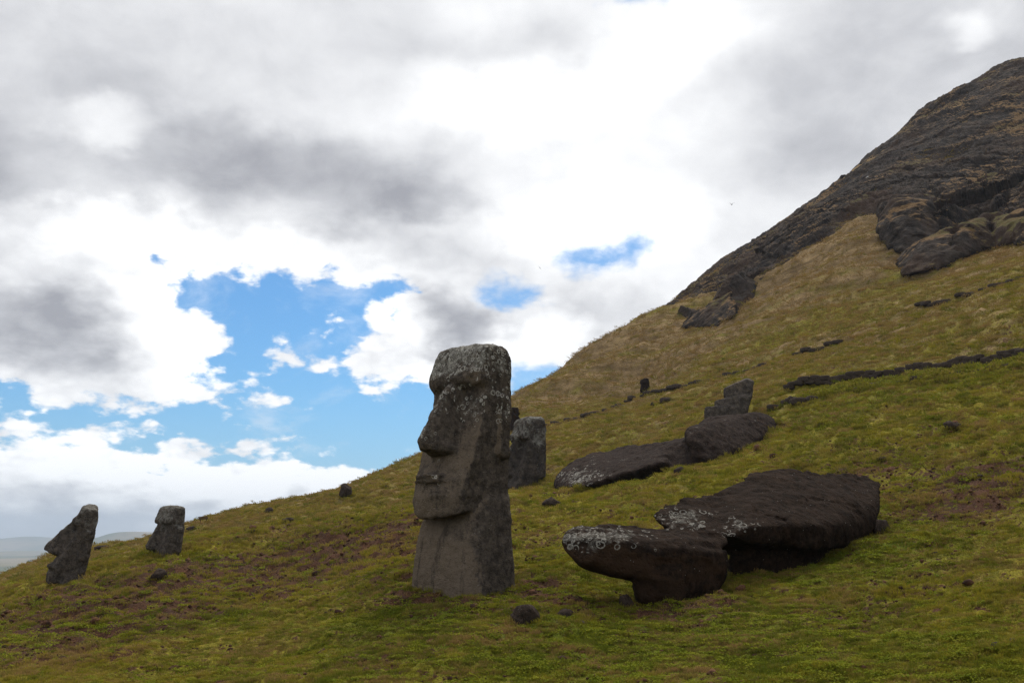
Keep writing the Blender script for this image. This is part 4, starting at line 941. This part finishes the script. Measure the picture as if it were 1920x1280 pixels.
def tuft_mesh(seed,n,rad,hmin,hmax,w,splay):
    r=np.random.default_rng(seed); V=[];Fc=[];al=[]
    for i in range(n):
        a=r.uniform(0,6.283); d=rad*math.sqrt(r.random()); x,y=d*math.cos(a),d*math.sin(a); h=r.uniform(hmin,hmax)*(1-.45*(d/rad)**2)
        la=a+r.normal()*.7; le=h*splay*r.uniform(.3,1.3); dx,dy=math.cos(la)*le,math.sin(la)*le; p=r.uniform(0,6.283); wx,wy=math.cos(p)*w*.5,math.sin(p)*w*.5
        k=len(V); V+=[(x-wx,y-wy,-.01),(x+wx,y+wy,-.01),(x+dx*.45+wx*.7,y+dy*.45+wy*.7,h*.62),(x+dx*.45-wx*.7,y+dy*.45-wy*.7,h*.62),(x+dx,y+dy,h*(1-.25*splay))]
        Fc+=[(k,k+1,k+2),(k,k+2,k+3),(k+3,k+2,k+4)]; al+=[0,0,.6,.6,1]
    return mesh_np('tuft',np.array(V),np.array(Fc),{'along':al},False)
def leaf_mesh(seed,n,rad):
    r=np.random.default_rng(seed); V=[];Fc=[];al=[]
    for i in range(n):
        a=r.uniform(0,6.283); d=rad*math.sqrt(r.random()); x,y=d*math.cos(a),d*math.sin(a); z=r.uniform(.01,.035); s=r.uniform(.006,.012); t=r.normal(size=2)*.35
        k=len(V); q=[(math.cos(b)*s,math.sin(b)*s*.75) for b in np.linspace(0,6.283,7)[:-1]+a]
        V+=[(x+u,y+v,z+u*t[0]+v*t[1]) for u,v in q]; Fc+=[(k,k+1,k+2),(k,k+2,k+3),(k,k+3,k+4),(k,k+4,k+5)]; al+=[1]*6
    return mesh_np('leaves',np.array(V),np.array(Fc),{'along':al},False)
def scatter(name,meshes,pts,scale,tint,dry,rotz,tilt,label,mat=None,cat='grass'):
    srcs=[]
    for i,me in enumerate(meshes):
        me.materials.append(mat or M_GR); srcs.append(bpy.data.objects.new(name+'_source',me))
    n=len(pts); me=bpy.data.meshes.new(name); me.vertices.add(n); me.vertices.foreach_set('co',np.asarray(pts,np.float32).ravel())
    def at(nm,typ,v,f='value'):
        a=me.attributes.new(nm,typ,'POINT'); a.data.foreach_set(f,np.asarray(v,np.float32 if typ!='INT' else np.int32).ravel())
    at('tint','FLOAT',tint); at('drys','FLOAT',dry); at('sc','FLOAT_VECTOR',scale,'vector'); at('rt','FLOAT_VECTOR',np.stack([tilt[:,0],tilt[:,1],rotz],-1),'vector')
    at('pick','INT',RNG.integers(0,len(meshes),n))
    o=bpy.data.objects.new(name,me); COL.objects.link(o); g=bpy.data.node_groups.new(name,'GeometryNodeTree')
    g.interface.new_socket('Geometry',in_out='INPUT',socket_type='NodeSocketGeometry'); g.interface.new_socket('Geometry',in_out='OUTPUT',socket_type='NodeSocketGeometry')
    N=g.nodes; L=g.links; gi=N.new('NodeGroupInput'); go=N.new('NodeGroupOutput'); jn=N.new('GeometryNodeGeometryToInstance')
    for s in srcs:
        oi=N.new('GeometryNodeObjectInfo'); oi.inputs['Object'].default_value=s; oi.inputs['As Instance'].default_value=True; L.new(oi.outputs['Geometry'],jn.inputs[0])
    ip=N.new('GeometryNodeInstanceOnPoints'); mp=N.new('GeometryNodeMeshToPoints'); L.new(gi.outputs[0],mp.inputs[0]); L.new(mp.outputs[0],ip.inputs['Points'])
    L.new(jn.outputs[0],ip.inputs['Instance']); ip.inputs['Pick Instance'].default_value=True
    def na(nm,typ):
        k=N.new('GeometryNodeInputNamedAttribute'); k.data_type=typ; k.inputs['Name'].default_value=nm; return k.outputs['Attribute']
    L.new(na('pick','INT'),ip.inputs['Instance Index']); L.new(na('sc','FLOAT_VECTOR'),ip.inputs['Scale'])
    er=N.new('FunctionNodeEulerToRotation'); L.new(na('rt','FLOAT_VECTOR'),er.inputs[0]); L.new(er.outputs[0],ip.inputs['Rotation'])
    L.new(ip.outputs[0],go.inputs[0])
    md=o.modifiers.new('scatter','NODES'); md.node_group=g
    tag(o,label,cat,kind='stuff'); return o
def field_pts(n,r0,r1,half=.62,power=1.0):
    u=RNG.random(n); r=np.exp(math.log(r0)+(math.log(r1)-math.log(r0))*u**power); a=RNG.uniform(-half,half,n); return r*np.sin(a),r*np.cos(a)
EX=[]   # keep grass out of the stone
def grow(n,r0,r1,soilcut,seed,power=1.0):
    x,y=field_pts(n,r0,r1,power=power); p=np.stack([x,y,0*x],-1)
    so=soil_at(x,y)+.55*fbm(p*1.1,3,seed)+.35*fbm(p*4.0,2,seed+4); k=(so<soilcut)|(RNG.random(len(x))<.22); x,y=x[k],y[k]
    d=(np.hypot(x-MB[0],y-MB[1])>.75)&(ledges(x,y)>-.05); x,y=x[d],y[d]; return x,y
def tilts(x,y):
    e=.25; z=H(x,y); gx=(H(x+e,y)-z)/e; gy=(H(x,y+e)-z)/e; return z,np.stack([np.arctan(gy)*.8,-np.arctan(gx)*.8],-1)
def mat_crumb():
    m,n,b,_=new_mat('soil_crumb'); g=n.new('ShaderNodeNewGeometry'); a=n.noise(g.outputs['Position'],7.0,3); n.L.new(n.mix(n.rng(a,.35,.65),(.045,.027,.019,1),(.15,.075,.042,1)),b.inputs['Base Color']); return m
M_SOILC=mat_crumb()
def do_grass():
    T=[tuft_mesh(i,46,.085,.022,.055,.0075,.8) for i in range(5)]
    x,y=grow(165000,8.5,150,.66,81,.9); r=np.hypot(x,y); z,tl=tilts(x,y); p=np.stack([x,y,0*x],-1); n=len(x)
    s=(np.clip(r/19,.72,5.4)*RNG.uniform(.7,1.35,n)); sc=np.stack([s,s,np.clip(s,.7,2.4)*RNG.uniform(.7,1.3,n)*(1+.5*np.clip(fbm(p*.8,2,88),-.5,1))],-1)
    tint=np.clip(.52+.45*fbm(p*.7,2,83)+.40*fbm(p*2.7,2,84)+RNG.normal(0,.26,n)-.45*lush_at(x,y),0,1); dr=np.clip(.06+.9*dry_at(x,y)+.42*fbm(p*1.1,2,85)+.42*fbm(p*3.3,2,86)+RNG.normal(0,.24,n),0,1)
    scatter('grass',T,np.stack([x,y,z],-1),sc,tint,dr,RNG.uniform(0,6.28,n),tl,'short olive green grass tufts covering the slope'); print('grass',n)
    x,y=grow(30000,8.5,45,1.25,181); k=RNG.random(len(x))<np.clip(.12+.8*lush_at(x,y)+.25*fbm(np.stack([x,y,0*x],-1)*1.2,2,9),0,1); x,y=x[k],y[k]; z,tl=tilts(x,y); n=len(x); r=np.hypot(x,y)
    s=np.clip(r/17,.9,2.4)*RNG.uniform(.7,1.4,n)
    scatter('weeds',[leaf_mesh(40+i,60,.09) for i in range(4)],np.stack([x,y,z],-1),np.stack([s,s,s],-1),RNG.uniform(0,.35,n),np.zeros(n),RNG.uniform(0,6.28,n),tl,'low bright green leafy weeds among the grass')
    x,y=grow(9000,8.5,50,9.9,281); k=RNG.random(len(x))<np.clip(.35+fbm(np.stack([x,y,0*x],-1)*.7,2,77),0,1); x,y=x[k],y[k]; z,tl=tilts(x,y); n=len(x); r=np.hypot(x,y)
    s=np.clip(r/15,.8,2.6)*RNG.uniform(.6,1.3,n)
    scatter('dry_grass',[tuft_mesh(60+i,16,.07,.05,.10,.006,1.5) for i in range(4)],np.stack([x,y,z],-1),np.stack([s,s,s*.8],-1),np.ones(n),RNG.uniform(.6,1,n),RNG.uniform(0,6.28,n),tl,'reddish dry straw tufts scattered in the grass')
    # longer grass left standing against the stones
    bases=[]
    bpy.context.view_layer.update()
    for o in list(bpy.data.objects):
        if o.type!='MESH' or o.name.split('.')[0] not in ('torso','head','neck','rock','torso_support','boulder','block','jaw'): continue
        co=np.empty(len(o.data.vertices)*3,np.float32); o.data.vertices.foreach_get('co',co); M=np.array(o.matrix_world); w=co.reshape(-1,3)@M[:3,:3].T+M[:3,3]
        if np.hypot(*w[:,:2].mean(0))>70: continue
        w=w[::max(1,len(w)//4000)]; k=np.abs(w[:,2]-H(w[:,0],w[:,1]))<.07; w=w[k]
        if len(w): ex=max(.4,float(np.ptp(w[:,:2],0).sum())); bases.append(w[RNG.integers(0,len(w),int(26*ex)+8)][:,:2])
    q=np.concatenate(bases); q=q+RNG.normal(0,.06,q.shape); x,y=q[:,0],q[:,1]; z,tl=tilts(x,y); n=len(x); r=np.hypot(x,y); s=np.clip(r/20,.9,2.2)*RNG.uniform(.7,1.3,n)
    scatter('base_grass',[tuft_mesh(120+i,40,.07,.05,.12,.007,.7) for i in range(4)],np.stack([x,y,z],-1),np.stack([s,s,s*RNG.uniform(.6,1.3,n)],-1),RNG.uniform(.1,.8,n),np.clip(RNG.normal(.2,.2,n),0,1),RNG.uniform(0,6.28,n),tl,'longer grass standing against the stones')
    # crumbs of earth and pebbles on the bare patches
    x,y=field_pts(30000,8.5,40); k=soil_at(x,y)+.3*fbm(np.stack([x,y,0*x],-1)*1.1,2,81)>.42; x,y=x[k],y[k]; z,tl=tilts(x,y); n=len(x); s=.018*np.exp(RNG.normal(0,.5,n))*np.clip(np.hypot(x,y)/16,.8,2)
    scatter('soil_crumbs',[rock_mesh(500+i,1,1,.7,1) for i in range(4)],np.stack([x,y,z+.2*s],-1),np.stack([s,s,s],-1),0*x,0*x,RNG.uniform(0,6.28,n),tl,'crumbs of brown earth and pebbles on bare soil',M_SOILC,'soil')
    # rough growth along the path
    L=line_hits([(1470,762),(1560,742),(1640,727),(1720,716),(1800,706),(1880,694),(1950,684)],.06); L2=line_hits([(1482,750),(1560,732),(1640,714),(1720,700),(1800,688),(1880,678),(1950,670)],.06)
    a=np.array(L)[RNG.integers(0,len(L),900)][:,:2]; b=np.array(L2)[RNG.integers(0,len(L2),900)][:,:2]; t=RNG.random((900,1))**1.5; q=a+(b-a)*t+RNG.normal(0,.15,(900,2)); x,y=q[:,0],q[:,1]; z,tl=tilts(x,y); n=len(x)
    s=RNG.uniform(2.0,4.6,n); scatter('path_scrub',[leaf_mesh(80+i,60,.09) for i in range(3)]+[tuft_mesh(90+i,46,.085,.03,.08,.008,.9) for i in range(2)],np.stack([x,y,z],-1),np.stack([s,s,s*1.3],-1),RNG.uniform(0,.5,n),RNG.uniform(0,.7,n)**2,RNG.uniform(0,6.28,n),tl,'rough low scrub growing along the path edge')
if GRASS: do_grass()
print('grass',time.time()-T0)
print('script done',time.time()-T0, 'tris', sum(len(o.data.loop_triangles) if o.data.loop_triangles else sum(len(p.vertices)-2 for p in o.data.polygons) for o in bpy.data.objects if o.type=='MESH' and len(o.data.polygons)<20000)+sum(2*len(o.data.polygons) for o in bpy.data.objects if o.type=='MESH' and len(o.data.polygons)>=20000))
